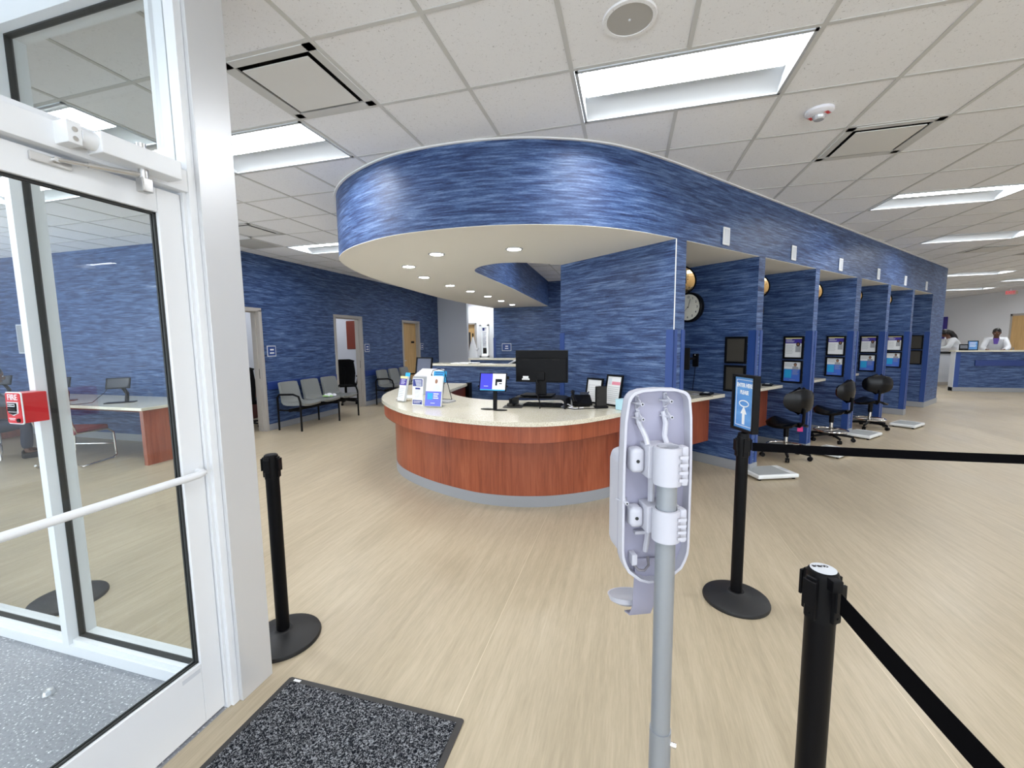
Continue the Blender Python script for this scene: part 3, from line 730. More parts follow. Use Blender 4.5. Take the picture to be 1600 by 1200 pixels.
text('lettering','ENTER HERE',.031,t,(0,-.0068,.288),(PI/2,0,0),M_paper,sx=.80,bold=.0009)
text('lettering','PLEASE',.031,t,(0,-.0068,.248),(PI/2,0,0),M_paper,sx=.78,bold=.0009)
ar = MB(); ar.M = Matrix.Translation((0,-.0062,0)) @ Matrix.Rotation(PI/2,4,'X')
ar.prism([(-.011,.068),(.011,.068),(.011,.128),(.027,.128),(0,.172),(-.027,.128),(-.011,.128)],0,.0012)
ov = [(.044*math.cos(a),.186+.020*math.sin(a)) for a in [2*PI*k/32 for k in range(33)]]
ar.ribbon([(x,y) for x,y in ov],0,.0012,.006,flip=False); ar.build('arrow', M_paper, t)

# ================================================================== SANITISER STAND (foreground)
t = thing('sanitiser_stand', (.076,.838,0), 'hand sanitiser dispenser on grey pole, seen from behind', 'dispenser', rz=math.radians(22.5))
MB().lathe([(0,0),(.17,0),(.17,.008),(.16,.014),(.03,.018),(.028,.05),(0,.05)],40).build('base', M_polegrey, t)
MB().cyl((0,0,.03),(0,0,.742),.0212,seg=32).build('lower_pole', M_polegrey, t)
MB().cyl((0,0,.73),(0,0,1.318),.0190,seg=32).build('upper_pole', M_polegrey, t)
MB().cyl((0,0,1.3185),(0,0,1.319),.0165,seg=24).build('pole_opening', M_gask, t)
MB().cyl((.017,-.012,.715),(.026,-.018,.715),.005,seg=10).build('lock_screw', M_chrome, t)
PX = .001
def outline(sc=0.0):
    pts = []
    H0, H1 = 1.044+sc, 1.428-sc
    w = .0735-sc
    for k in range(25):                      # right side bottom to top
        f = k/24; z = H0 + (H1-H0)*f
        e = 1.0
        if f < .16: e = .66+.34*math.sin(PI/2*f/.16)
        elif f > .5: e = 1-.07*((f-.5)/.5)**2
        pts.append((PX+w*e, z))
    # rounded shoulders
    def rnd(P, r=.028):
        return P
    top = [(PX+w*.83, H1+.002), (PX+w*.74, H1+.007), (PX+w*.5, H1+.012), (PX, H1+.014), (PX-w*.5, H1+.012), (PX-w*.72, H1+.007), (PX-w*.81, H1+.001)]
    right = pts[1:-3]; left = [(2*PX-x, z) for x, z in right][::-1]
    bot = [(PX-w*.45, H0-.004), (PX-w*.2, H0-.010), (PX+w*.2, H0-.010), (PX+w*.45, H0-.004)]
    tr = [(PX+w*.90, H1-.007)]; tl = [(PX-w*.88, H1-.008)]
    return right+tr+top+tl+left+bot
def XZ(y): return Matrix.Translation((0,y,0)) @ Matrix.Rotation(PI/2,4,'X')   # prism plane x,z; extrudes to -y
oo, ii = outline(0), outline(.005)
b = MB(); b.prism(oo, 0, .003, XZ(.066)); b.build('back_plate', M_pll, t)
b = MB(); n = len(oo)
vo = [[b.bm.verts.new((x, y, z)) for x, z in P] for P, y in ((oo,.064),(oo,.040),(ii,.040),(ii,.064))]
for A, B_ in zip(vo, vo[1:]):
    for k in range(n): b.bm.faces.new([A[k],A[(k+1)%n],B_[(k+1)%n],B_[k]])
bmesh.ops.recalc_face_normals(b.bm, faces=b.bm.faces[:]); b.build('rim', M_dsp, t)
MB().b2(PX-.060,PX+.060,.066,.172,1.065,1.300,bev=.026,seg=5).build('front_housing', M_dsp, t)
MB().b2(PX-.061,PX+.061,.088,.091,1.075,1.290,bev=.022,seg=4).build('housing_seam', M_pll, t)
# clamps around the pole
def clamp(z0, z1, name):
    b = MB(); hh = z1-z0
    prof = []
    b.ribbon([(.0265*math.cos(a), .0265*math.sin(a)) for a in [2*PI*k/28 for k in range(28)]], z0, z1, .0060, closed=True)
    b.b2(-.030,.030,.018,.064,z0+.003,z1-.003,bev=.004)
    b.b2(-.058,-.030,.030,.064,z0+hh*.15,z1-hh*.15,bev=.010,seg=3)
    b.b2(.030,.050,.034,.064,z0+hh*.15,z1-hh*.15,bev=.008,seg=3)
    for q in range(4): b.b2(.010,.027,-.0285,-.0265,z0+hh*(.14+.2*q),z0+hh*(.22+.2*q))
    b.b2(.020,.034,-.018,.004,z0-.002,z1+.002,bev=.004)
    b.build(name, M_dsp, t)
    MB().cyl((-.046,.031,(z0+z1)/2),(-.046,.0285,(z0+z1)/2),.0035,seg=10).cyl((.034,-.008,z0+hh*.45),(.0365,-.008,z0+hh*.45),.006,seg=10).build('screw', M_gask, t)
clamp(1.262,1.335,'upper_clamp'); clamp(1.150,1.212,'lower_clamp')
# struts and gussets
b = MB()
for x0, x1 in ((-.036,-.026),(.020,.014)):
    b.tube([(x0-.002,.058,1.392),(x0,.050,1.37),(x1,.042,1.345),(x1,.030,1.330)], .0055, 8)
b.build('struts', M_dsp, t)
for (x, z) in ((-.038,1.412),(.022,1.416),(-.036,1.382),(.024,1.384),(-.066,1.212),(.054,1.246)):
    b = MB(); b.prism([(0,0),(.030,.000),(.004,.014),(.004,-.014)][0:], 0, 0.001) if False else None
    b.prism([(x-.003,z-.015),(x+.003,z-.015),(x+.0035,z+.015),(x-.0035,z+.015)],0,.006,XZ(.064))
    vs = [b.bm.verts.new(p) for p in ((x-.0015,.062,z-.015),(x-.0015,.062,z+.015),(x-.0015,.034,z),(x+.0015,.062,z-.015),(x+.0015,.062,z+.015),(x+.0015,.034,z))]
    for q in ((0,1,2),(5,4,3),(0,2,5,3),(1,4,5,2),(0,3,4,1)): b.bm.faces.new([vs[i] for i in q])
    vs = [b.bm.verts.new(p) for p in ((x-.012,.062,z-.0015),(x+.012,.062,z-.0015),(x,.034,z-.0015),(x-.012,.062,z+.0015),(x+.012,.062,z+.0015),(x,.034,z+.0015))]
    for q in ((0,1,2),(5,4,3),(0,2,5,3),(1,4,5,2),(0,3,4,1)): b.bm.faces.new([vs[i] for i in q])
    b.cyl((x,.064,z),(x,.032,z),.0038,seg=10)
    sbo = b.build('screw_boss', M_dsp, t)
    MB().cyl((x,.0322,z),(x,.0315,z),.0019,seg=8).build('screw_hole', M_gask, sbo)
MB().tube([(-.010,.045,1.262),(-.010,.045,1.21)], .007, 8).build('spacer_tube', M_dsp, t)
MB().b2(-.040,-.016,.050,.062,1.160-.024,1.168-.024,bev=.002).build('cable_tab', M_dsp, t)
MB().tube([(-.012,.050,1.150),(-.014,.052,1.12),(-.016,.054,1.098)], .0055, 8).build('conduit', M_dsp, t)
MB().b2(-.050,-.038,.040,.062,1.075,1.098,bev=.002).build('connector', M_dsp, t)
MB().tube([(-.044,.044,1.075),(-.038,.036,1.068),(-.026,.034,1.067),(-.014,.040,1.074),(-.012,.050,1.088)], .0028, 6).build('cable', mat('grey_cable',(.16,.15,.17),.5), t)
b = MB().b2(.026,.054,.0615,.0628,1.155,1.245); b.mi = 1
for k in range(11): b.b2(.044,.050,.0608,.0615,1.165+.0065*k,1.1695+.0065*k)
for k in range(9): b.b2(.034,.039,.0608,.0615,1.168+.0065*k,1.172+.0065*k)
b.build('rating_label', [M_dsp, M_greyp], t)
# drip tray arm
b = MB()
path = [(.056,1.08),(.060,1.02),(.064,.97),(.080,.938),(.108,.928)]
b.sheet([[(x, y, z) for y, z in path] for x in (-.036,-.02,0,.012)], .003); b.build('tray_arm', M_pll, t)
b = MB(); b.M = Matrix.Translation((-.020,.130,.934)) @ Matrix.Rotation(-.25,4,'X')
b.lathe([(0,0),(.026,.0),(.040,.008),(.044,.020),(.041,.020),(.036,.011),(.024,.004),(0,.003)],32); b.build('drip_tray', M_dsp, t)

# ================================================================== RECEPTION DESK
ZT = .86
fr_out = [(.145,4.235),(-.03,4.01),(-.21,3.77),(-.42,3.54),(-.66,3.385),(-.93,3.325),(-1.22,3.335),(-1.54,3.41),(-1.95,3.58),(-2.28,3.80),(-2.69,4.20),(-2.98,4.62),(-3.17,5.1),(-3.28,5.6),(-3.33,6.2),(-3.33,6.30)]
fr_in = [(-2.48,6.30),(-2.40,5.40),(-2.24,5.08),(-2.08,4.88),(-1.83,4.68),(-1.54,4.58),(-1.24,4.58),(-.9,4.66),(-.50,4.775)]
OUT = smooth_path(fr_out, 4); INN = smooth_path(fr_in, 4)
t = thing('reception_desk', (-1.3,3.9,0), 'curved cherry wood reception desk with cream speckled top', 'reception desk')
o0 = Vector((-1.3,3.9))
def L2(P): return [(x-o0.x, y-o0.y) for x, y in P]
MB().prism(L2(OUT+INN), ZT-.038, ZT, bev=.004).build('worktop', M_top, t)
ins = []                                         # band just inside the edge of the top
def offs(P, d):
    P = [Vector(p) for p in P]; out = []
    for i in range(len(P)):
        tt = (P[min(i+1,len(P)-1)]-P[max(i-1,0)]).normalized(); out.append(tuple(P[i]+Vector((tt.y,-tt.x))*d))
    return out
band = offs(OUT, .025)
MB().ribbon(L2(band), ZT-.185, ZT-.038, .03, flip=True).build('front_band', M_wood, t)
bs = smooth_path([(.02,4.33),(-.14,4.11),(-.33,3.93),(-.52,3.80),(-.72,3.70),(-.98,3.635),(-1.22,3.625),(-1.45,3.66),(-1.88,3.82),(-2.28,4.04),(-2.58,4.29),(-2.79,4.60),(-2.93,5.0),(-3.02,5.5),(-3.08,6.26)], 4)
MB().ribbon(L2(bs), .105, ZT-.05, .03, flip=True).build('front_panel', M_wood, t)
MB().ribbon(L2(offs(bs,-.004)), 0, .105, .02, flip=True).build('toe_base', M_base, t)
MB().prism(L2(band+offs(bs,.03)[::-1]), ZT-.188, ZT-.184).build('band_soffit', M_darkwood, t)
MB().ribbon(L2(offs(INN[:-6],.03)), .28, ZT-.04, .02, flip=True).build('modesty_panel', M_darkwood, t)
MB().b2(-2.50-o0.x,-2.44-o0.x,6.25-o0.y,6.36-o0.y,0,ZT+.01,bev=.003).b2(-3.0-o0.x,-2.5-o0.x,6.24-o0.y,6.27-o0.y,0,ZT-.04).build('end_leg', M_blk, t)

# booth worktops
booth_lab = ['first','second','third','fourth','fifth','sixth']
for k in range(6):
    a, c = parts_t[k][1]+.003, parts_t[k+1][0]-.003
    x, y = TS((a+c)/2, .31)
    t = thing('booth_worktop', (x,y,0), 'cream worktop with cherry panel inside the %s booth from the desk' % booth_lab[k], 'worktop', rz=AU, group='worktops in the booths')
    w = (c-a)/2
    MB().b2(-w,w,0,1.05 if k < 5 else .62,.845,.885,bev=.004).build('worktop', M_top, t)
    MB().b2(-w,w,.19,.215,.29,.845).build('panel', M_wood, t)
    # things lying on it
    if k < 2:
        kx = w-.22
        q = thing('telephone', TS(0,0)+(0,), 'x', 'telephone')
        px, py = TS((a+c)/2+kx, .31+.10); q.location = (px,py,.885); q.rotation_euler = (0,0,AU+.3)
        q['label'] = ('flat black handset lying at the right end of the first booth worktop','flat black handset on the second booth worktop')[k]
        MB().b2(-.09,.09,-.06,.06,0,.022,bev=.006).build('body', M_blk, q); MB().b2(-.03,.05,-.02,.03,.022,.028,bev=.002).build('keys', M_silv, q)
t = thing('computer_mouse', (*TS(.98,.55), .886), 'grey computer mouse on the first booth worktop', 'mouse')
MB().lathe([(0,0),(.048,0),(.05,.008),(.04,.022),(.02,.030),(0,.031)],20,Matrix.Diagonal((.62,1,1,1))).build('shell', M_greyp, t); MB().tube([(0,.05,.01),(.08,.1,.004),(.2,.05,.004),(.26,-.1,.004),(.33,-.05,.004)],.003,6).build('cable', M_blk, t)
t = thing('paper_slip', (*TS(1.2,.5), .885), 'white paper slip on the first booth worktop', 'paper', rz=AU)
MB().b2(-.1,.05,-.05,.05,0,.002).build('sheet', M_paper, t)
# arm mounted screens on the partition faces
for k in range(2):
    tt = parts_t[k+1][0]
    t = thing('wall_arm_monitor', (*TS(tt, .69), 1.29), ('black arm mounted screen in the first booth, cable hanging down','dark arm mounted screen at left of the second booth')[k], 'monitor', rz=AU)
    MB().b2(-.03,0,-.035,.035,-.10,.06,bev=.008).build('wall_plate', M_blk, t)
    MB().tube([(-.02,0,0),(-.10,.06,0),(-.16,.10,0)],.014,8).build('arm', M_blk, t)
    q = MB(); q.box((-.20,.14,.0),(.05,.30,.27),RZ(.5),bev=.006); q.build('screen_back', M_blk, t)
    q = MB(); q.box((-.19,.16,.09),(.04,.16,.14),RZ(.5) @ RX(.15),bev=.004); q.build('reader', M_bpanel, t)
    MB().tube([(-.02,0,-.1),(-.03,.0,-.2),(-.035,.01,-.30),(-.03,.02,-.40)],.004,6).build('cable', M_blk, t)
    MB().ball((-.034,0,.045),.006,8).build('indicator', M_paper, t)

# framed notices on each partition's left face
M_blankp = mat('brown_grey_blank_sheet', (.055,.050,.042), .5, spec=.3)
def make_notice(kind, k):
    names = ('first','second','third','fourth','fifth','sixth')
    zc = 1.40 if kind in ('a','blank_a') else 1.075
    h = .305
    t = thing('framed_notice', (*TS(parts_t[k+1][0], .205), zc), 'x', 'framed notice', rz=AU-PI/2)
    # local: x to the right across the frame (towards the fascia), -y out of the wall
    w = .245; b = MB(); bw = .022
    for (x0,x1,z0,z1) in ((-w/2,-w/2+bw,-h/2,h/2),(w/2-bw,w/2,-h/2,h/2),(-w/2+bw,w/2-bw,-h/2,-h/2+bw),(-w/2+bw,w/2-bw,h/2-bw,h/2)): b.b2(x0,x1,-.024,-.001,z0,z1,bev=.003)
    b.build('frame', M_blk, t)
    iw, ih = w-2*bw, h-2*bw
    if kind.startswith('blank'):
        MB().b2(-iw/2,iw/2,-.010,-.001,-ih/2,ih/2).build('backing', M_blankp, t)
    else:
        b = MB(); b.b2(-iw/2,iw/2,-.008,-.001,-ih/2,ih/2)
        def R(m, x0,x1,z0,z1,d=.0005): b.mi = m; b.b2(x0,x1,-.008-d-.0012,-.008-d,z0,z1)
        if kind == 'a':
            R(5,-iw/2,iw/2,ih/2-.014,ih/2); R(1,-iw/2,iw/2,ih/2-.075,ih/2-.014)
            R(0,-iw/2+.008,-.02,ih/2-.030,ih/2-.024,.002); R(0,-iw/2+.008,.01,ih/2-.046,ih/2-.041,.002); R(0,-iw/2+.008,0,ih/2-.058,ih/2-.054,.002)
            # figure: hair, face, coat
            b.mi = 3; b.M = Matrix.Translation((.055,-.0105,ih/2-.088)) @ Matrix.Rotation(PI/2,4,'X')
            b.prism([(.024*math.cos(x),.028*math.sin(x)) for x in [2*PI*i/14 for i in range(14)]],0,.001); b.mi = 4
            b.prism([(.012*math.cos(x),.016*math.sin(x)) for x in [2*PI*i/14 for i in range(14)]],0,.002); b.M = Matrix.Identity(4)
            R(6,.025,.085,-.06,.02,.0005); 
            for i in range(6): R(6,-iw/2+.01,-.0-.01*(i%2),.02-.02*i,.024-.02*i)
        else:
            R(6,-iw/2+.008,.02,ih/2-.03,ih/2-.026); R(6,-iw/2+.008,.0,ih/2-.045,ih/2-.041); R(6,-iw/2+.008,.03,ih/2-.06,ih/2-.056)
            b.mi = 3; b.M = Matrix.Translation((.035,-.0105,ih/2-.035)) @ Matrix.Rotation(PI/2,4,'X')
            b.prism([(.019*math.cos(x),.024*math.sin(x)) for x in [2*PI*i/14 for i in range(14)]],0,.001); b.mi = 4
            b.prism([(.014*math.cos(x),-.006+.019*math.sin(x)) for x in [2*PI*i/14 for i in range(14)]],0,.002); b.mi = 6
            b.prism([(-.035,-.062),(.04,-.062),(.036,-.03),(.01,-.022),(-.012,-.022),(-.033,-.034)],0,.001); b.M = Matrix.Identity(4)
            R(2,-iw/2,iw/2,-ih/2,.035,.001); R(7,-iw/2+.008,-.008,-ih/2+.045,.028,.002)
            for i in range(5): R(6,.004,.078-.01*(i%3),.020-.014*i,.024-.014*i,.002)
            R(6,-.03,.04,-ih/2+.018,-ih/2+.022,.002)
        b.build('poster', [M_paper,M_purp,M_blue,M_hair,M_skinp,M_yel,M_greyp,M_cyan], t)
    t['label'] = {'a':'upper framed notice, white with indigo heading, in the %s booth','b':'lower framed notice, half blue with portrait, in the %s booth','blank_a':'upper blank dark framed panel in the %s booth','blank_b':'lower blank dark framed panel in the %s booth'}[kind] % names[k]
    t['group'] = 'framed panels on the booth partitions'
for k in range(6):
    for kk in (('blank_a','blank_b') if k in (0,5) else ('a','b')): make_notice(kk, k)

# clocks and convex mirrors, one of each per booth
def make_clock(k):
    t = thing('wall_clock', (*TS(parts_t[k+1][0], .78), 1.92), 'x', 'clock', rz=AU-PI/2)
    M = Matrix.Rotation(PI/2,4,'X'); b = MB(); b.M = M
    b.lathe([(0,0),(.168,0),(.182,.02),(.182,.072),(.172,.084),(.160,.084),(.158,.074),(0,.074)],48); b.build('case', M_blk, t)
    b = MB(); b.M = M; b.lathe([(0,.0745),(.157,.0745),(.157,.0755),(0,.0755)],48); b.build('dial', M_clockf, t)
    if k == 0:
        for h in range(1,13):
            a = PI/2-h*PI/6; text('numeral', str(h), .036, t, (.122*math.cos(a),-.0765,.122*math.sin(a)), (PI/2,0,0), M_blk, bold=.0004)
    b = MB(); b.M = Matrix.Translation((0,-.0765,0))
    b.box((.016,-.001,.045),(.005,.0015,.11),RY(math.radians(14)),bev=.0004); b.build('hour_hand', M_blk, t)
    b = MB(); b.M = Matrix.Translation((0,-.0775,0)); b.box((-.038,-.001,-.040),(.0035,.0015,.13),RY(math.radians(222-180)),bev=.0004); b.build('minute_hand', M_blk, t)
    MB().cyl((0,-.076,0),(0,-.082,0),.006,seg=12).build('hub', M_blk, t)
    t['label'] = ('round black rimmed clock with cream dial in the first booth' if k == 0 else 'black rimmed clock mostly hidden at left of the second booth')
for k in (0,1): make_clock(k)
def make_mirror(k):
    tt = parts_t[k+1][0]
    t = thing('convex_mirror', (*TS(tt-.25, (.78,.63,.53,.46,.42)[k]), 2.235), 'round convex safety mirror high up in the %s booth, tinted as if reflecting tan floor' % booth_lab[k], 'mirror', group='convex mirrors at the top of the booths')
    q = Vector((-.30,-.62,-.36)).normalized().to_track_quat('Z','Y'); 
    MR = q.to_matrix().to_4x4()
    b = MB(); b.M = MR; b.lathe([(.204,-.012),(.212,-.004),(.210,.006),(.198,.008),(.198,-.012)],48); b.build('rim', M_blk, t)
    b = MB(); b.M = MR; R0 = .34; prof = [(.2*i/12, math.sqrt(R0*R0-(.2*i/12)**2)-math.sqrt(R0*R0-.04)) for i in range(13)][::-1]
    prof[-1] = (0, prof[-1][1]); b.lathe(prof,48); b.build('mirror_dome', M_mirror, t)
    b = MB(); b.M = MR; b.lathe([(0,-.013),(.2,-.013),(.2,-.009),(0,-.009)],40); b.build('back_shell', M_blk, t)
    e = Vector((U.x*.277, U.y*.277, .08)); b = MB(); b.tube([(0,0,-.0) + tuple() if False else tuple(MR.to_3x3() @ Vector((0,0,-.012))), tuple(e)],.009,8); b.ball(tuple(MR.to_3x3() @ Vector((.14,-.12,-.0))),.012,8); b.build('bracket', M_chrome, t)
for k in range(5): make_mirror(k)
for o in [x for x in bpy.data.objects if x.name.startswith('convex_mirror')]: o.scale = (.88,.88,.88)

# small white vent plates on the fascia
for k, tt in enumerate((.80,2.31,3.80,5.41,6.92,8.39)):
    t = thing('fascia_plate', (*TS(tt,-.003), 2.53), 'small white rectangular plate on the blue fascia above the %s booth' % booth_lab[k], 'wall plate', rz=AU, group='white plates on the fascia')
    MB().b2(-.058,.058,-.012,0,-.085,.085,bev=.004).build('plate', M_paper, t)
    MB().b2(-.040,.040,-.015,-.012,-.066,.066,bev=.002).build('grille', M_silv, t)

# ================================================================== STOOLS AND SCALES
def make_stool(h, ba):
    t = thing('swivel_stool', (0,0,0), 'x', 'stool')
    b = MB()
    for k in range(5):
        a = 2*PI*k/5+.3; c, s_ = math.cos(a), math.sin(a)
        b.tube([(0,0,.10),(.12*c,.12*s_,.095),(.27*c,.27*s_,.075)],[.026,.021,.016],8)
    b.cyl((0,0,.07),(0,0,.14),.035); sb = b.build('star_base', M_blk, t)
    for k in range(5):
        a = 2*PI*k/5+.3; c, s_ = .27*math.cos(a), .27*math.sin(a); d = a+PI/2
        w = MB()
        for e in (-.013,.013): w.cyl((c+e*math.cos(d)-.008*math.cos(d),s_+e*math.sin(d)-.008*math.sin(d),.028),(c+e*math.cos(d)+.008*math.cos(d),s_+e*math.sin(d)+.008*math.sin(d),.028),.028,seg=16)
        w.cyl((c,s_,.03),(c,s_,.08),.008,seg=8); w.build('caster', M_blk, sb)
    MB().cyl((0,0,.13),(0,0,h-.12),.022,seg=16).build('chrome_column', M_chrome, t)
    MB().cyl((0,0,h-.20),(0,0,h-.03),.030,seg=16).b2(-.09,.09,-.06,.06,h-.035,h-.02,bev=.004).build('gas_sleeve', M_blk, t)
    MB().tube([(.21*math.cos(a),.21*math.sin(a),.155) for a in [2*PI*k/28 for k in range(28)]],.011,8,closed=True).tube([(.03,0,.15),(.205,0,.155)],.008,6).tube([(-.03,0,.15),(-.205,0,.155)],.008,6).build('foot_ring', M_chrome, t)
    # saddle seat
    g = []
    for i in range(11):
        v = -1+2*i/10; row = []
        for j in range(13):
            u = -1+2*j/12; w = .215*math.sqrt(max(0,1-(abs(v))**3*.72)); z = h+.030*v*v*(1 if v > 0 else .5) - .035*u*u + .018*math.cos(u*PI)*.3
            row.append((u*w, v*.20, z))
        g.append(row)
    MB().sheet(g, .032).build('seat', M_gloss, t, ang=60)
    # back support
    MB().tube([(0,-.05,h-.03),(0,-.20,h-.03),(0,-.25,h+.02),(0,-.255,h+.2)],.018,8).build('back_stem', M_blk, t)
    g = []
    for i in range(11):
        v = -1+2*i/10; row = []
        for j in range(15):
            u = -1+2*j/14; w = .215*math.sqrt(max(.02,1-abs(v)**2.6)); row.append((u*w, -.255+.09*u*u*(w/.215)**2+.02*v*v, h+.29+v*.150))
        g.append(row)
    MB().sheet(g, .045).build('backrest', M_gloss, t, ang=70)
    return t
s1 = make_stool(.47, 0); s1.location = (1.97,6.04,0); s1.rotation_euler = (0,0,AU-.45)
s1['label'] = 'glossy black swivel stool with a magenta tag under its seat'
MB().b2(-.03,.03,-.002,.002,-.06,.0).build('hang_tag', M_pinkt, s1, loc=(.075,-.13,.42), rz=-.5)
for loc, rz, lab in (((2.93,7.20,0), AU-.2, 'black swivel stool turned backwards beside the second white scale'),((3.95,8.36,0), AU-.9, 'black swivel stool farthest from the desk, its backrest facing out')):
    o = dup(s1, loc, rz, lab)
    for ch in list(o.children):
        if ch.name.startswith('hang_tag'): bpy.data.objects.remove(ch)
for o in [x for x in bpy.data.objects if x.name.startswith('swivel_stool')]: o['group'] = 'black swivel stools at the booths'
def make_scale():
    t = thing('floor_scale', (0,0,0), 'x', 'scale')
    MB().b2(-.17,.17,-.24,.24,.018,.062,bev=.014,seg=3).build('body', M_scale, t)
    MB().b2(-.145,.145,-.215,.150,.0615,.0645,bev=.002).build('tread', M_scalet, t)
    MB().b2(-.06,.06,.175,.215,.061,.066,bev=.004).build('display', M_silv, t)
    for x in (-.13,.13):
        for y in (-.2,.2): MB().cyl((x,y,0),(x,y,.02),.018,seg=12).build('foot', M_blk, t)
    return t
sc0 = make_scale(); sl = ['white floor scale with grey tread nearest the sign post','white floor scale partly behind the long black belt','white floor scale in front of the third booth partition','farthest white floor scale on the floor by the booths']
for k, p in enumerate(((1.53,5.17),(2.62,6.35),(3.52,7.60),(4.62,8.62))):
    o = sc0 if k == 0 else dup(sc0); o.location = (*p,0); o.rotation_euler = (0,0,AU-PI/2-.45*(k==0)-.05); o['label'] = sl[k]; o['group'] = 'white floor scales'

# ================================================================== THINGS ON THE RECEPTION DESK
ZT = .862
def printed(b, w, h, mi, x, z, ww, hh, d=.0004): b.mi = mi; b.b2(x, x+ww, -.0012-d, -.0006-d, z, z+hh)
# 1: clear leaflet holder with narrow leaflets
t = thing('leaflet_holder', (-2.46,4.20,ZT+.006), 'clear leaflet holder with blue topped leaflets, leftmost on the desk', 'leaflet holder', rz=-.42)
LT = RX(-.22)
b = MB(); b.M = LT.to_4x4(); b.b2(-.058,.058,-.020,-.017,.0,.15).b2(-.058,-.055,-.02,.02,0,.15).b2(.055,.058,-.02,.02,0,.15).b2(-.058,.058,.017,.020,0,.26); b.M = Matrix.Identity(4); b.b2(-.058,.058,-.025,.085,0,.003)
b.build('clear_holder', M_clear, t)
b = MB(); b.M = LT.to_4x4()
for k in range(5): b.b2(-.05,.05,-.014+.005*k,-.011+.005*k,.004,.235+.0*k)
b.mi = 2; b.b2(-.05,.05,-.0152,-.0145,.212,.235); b.mi = 1; b.b2(-.05,.05,-.0152,-.0145,.15,.212); b.mi = 0
for k in range(4): b.b2(-.03,.03-.01*(k%2),-.0160,-.0152,.198-.012*k,.202-.012*k)
b.mi = 3; b.b2(-.02,.05,.012,.014,.20,.272); b.mi = 4
for k in range(6): b.b2(-.04,.03-.008*(k%3),-.0155,-.0146,.12-.016*k,.123-.016*k)
b.build('leaflets', [M_paper,M_purp,M_yel,M_cyan,M_greyp], t)
# 2: upright card
t = thing('table_card', (-2.17,4.02,ZT), 'upright white information card with navy header and footer on the desk', 'sign card', rz=-.22)
b = MB(); b.M = RX(-.08).to_4x4(); W_, H_ = .118, .238
b.b2(-W_/2,W_/2,-.0012,.004,.0,H_)
b.mi = 1; b.b2(-W_/2+.005,W_/2-.005,-.002,-.0012,H_-.07,H_-.006).b2(-W_/2+.005,W_/2-.005,-.002,-.0012,.008,.046); b.b2(-.025,.03,-.002,-.0012,H_-.098,H_-.082)
b.mi = 0
for k in range(5): b.b2(-.03+.004*k,.045,-.0028,-.002,H_-.02-.011*k,H_-.015-.011*k)
b.b2(-.045,.045,-.0028,-.002,.032,.036).b2(-.045,.03,-.0028,-.002,.020,.024)
b.mi = 2
for k in range(6): b.b2(-.035+.003*(k%3),.03-.005*(k%2),-.002,-.0012,.128-.013*k,.1305-.013*k)
b.build('card', [M_paper,M_navy,M_greyp], t); MB().b2(-W_/2,W_/2,-.02,.05,0,.003).b2(-W_/2-.002,W_/2+.002,.004,.006,0,H_).build('clear_stand', M_clear, t)
# 3: leaflets with portrait in clear holder
t = thing('leaflet_holder', (-1.93,3.91,ZT+.006), 'clear leaflet holder with white and violet portrait leaflets, rightmost of the leaflets', 'leaflet holder', rz=-.05)
b = MB(); b.M = LT.to_4x4(); b.b2(-.082,.082,-.022,-.019,.0,.14).b2(-.082,-.079,-.022,.02,0,.14).b2(.079,.082,-.022,.02,0,.14).b2(-.082,.082,.017,.02,0,.25); b.M = Matrix.Identity(4); b.b2(-.082,.082,-.025,.085,0,.003)
b.build('clear_holder', M_clear, t)
b = MB(); b.M = LT.to_4x4(); b.b2(-.074,.074,-.014,.010,.004,.262)
b.mi = 1; b.b2(-.074,.074,-.0152,-.0144,.006,.13); b.mi = 2; b.b2(-.055,-.004,-.0162,-.0154,.06,.115); b.mi = 0
for k in range(3): b.b2(.002,.05-.008*(k%2),-.0162,-.0154,.105-.018*k,.113-.018*k)
b.b2(-.02,.02,-.0162,-.0154,.028,.032)
b.mi = 3
b.M = LT.to_4x4() @ Matrix.Translation((.02,-.0152,.215)) @ Matrix.Rotation(PI/2,4,'X')
b.prism([(.013*math.cos(x),.020*math.sin(x)) for x in [2*PI*i/14 for i in range(14)]],0,.0008); b.mi = 4
b.prism([(-.035,-.075),(.045,-.075),(.035,-.035),(.008,-.022),(-.022,-.035)],0,.0006)
b.build('leaflets', [M_paper,mat('violet_print',(.13,.15,.60),.5),M_cyan,M_skinp,M_silv], t)
# wire rack behind with bright blue cards
t = thing('wire_card_rack', (-2.05,4.28,ZT), 'black wire rack holding bright blue cards behind the portrait leaflets', 'card rack', rz=-.15)
b = MB()
for x in (-.09,.09): b.tube([(x,-.07,.012),(x*.95,.02,.30),(x*.8,.03,.335),(0,.035,.35)],.004,6).tube([(x,-.07,.012),(x,.13,.012),(x*.95,.02,.30)],.004,6)
b.tube([(-.09,-.07,.012),(.09,-.07,.012)],.004,6).tube([(-.09,.13,.012),(.09,.13,.012)],.004,6).tube([(-.092,.0,.2),(.092,.0,.2)],.004,6)
b.build('wire_frame', M_blk, t)
b = MB(); b.M = Matrix.Translation((0,-.02,0)) @ RX(-.25).to_4x4(); b.b2(-.078,.078,-.008,.006,.22,.335); b.mi = 1
for k in range(4): b.b2(-.06,.05-.01*k,-.009,-.008,.315-.022*k,.323-.022*k)
b.build('cards', [M_cyan, M_navy], t)
MB().b2(-.08,.10,-.10,.16,0,.010).b2(-.05,.16,-.06,.10,.0,.014).build('booklets', M_greyp, t)
for q_, f_ in (('leaflet_holder',1.22),('table_card',1.2),('leaflet_holder.001',1.22),('wire_card_rack',1.05)): bpy.data.objects[q_].scale = (f_,)*3
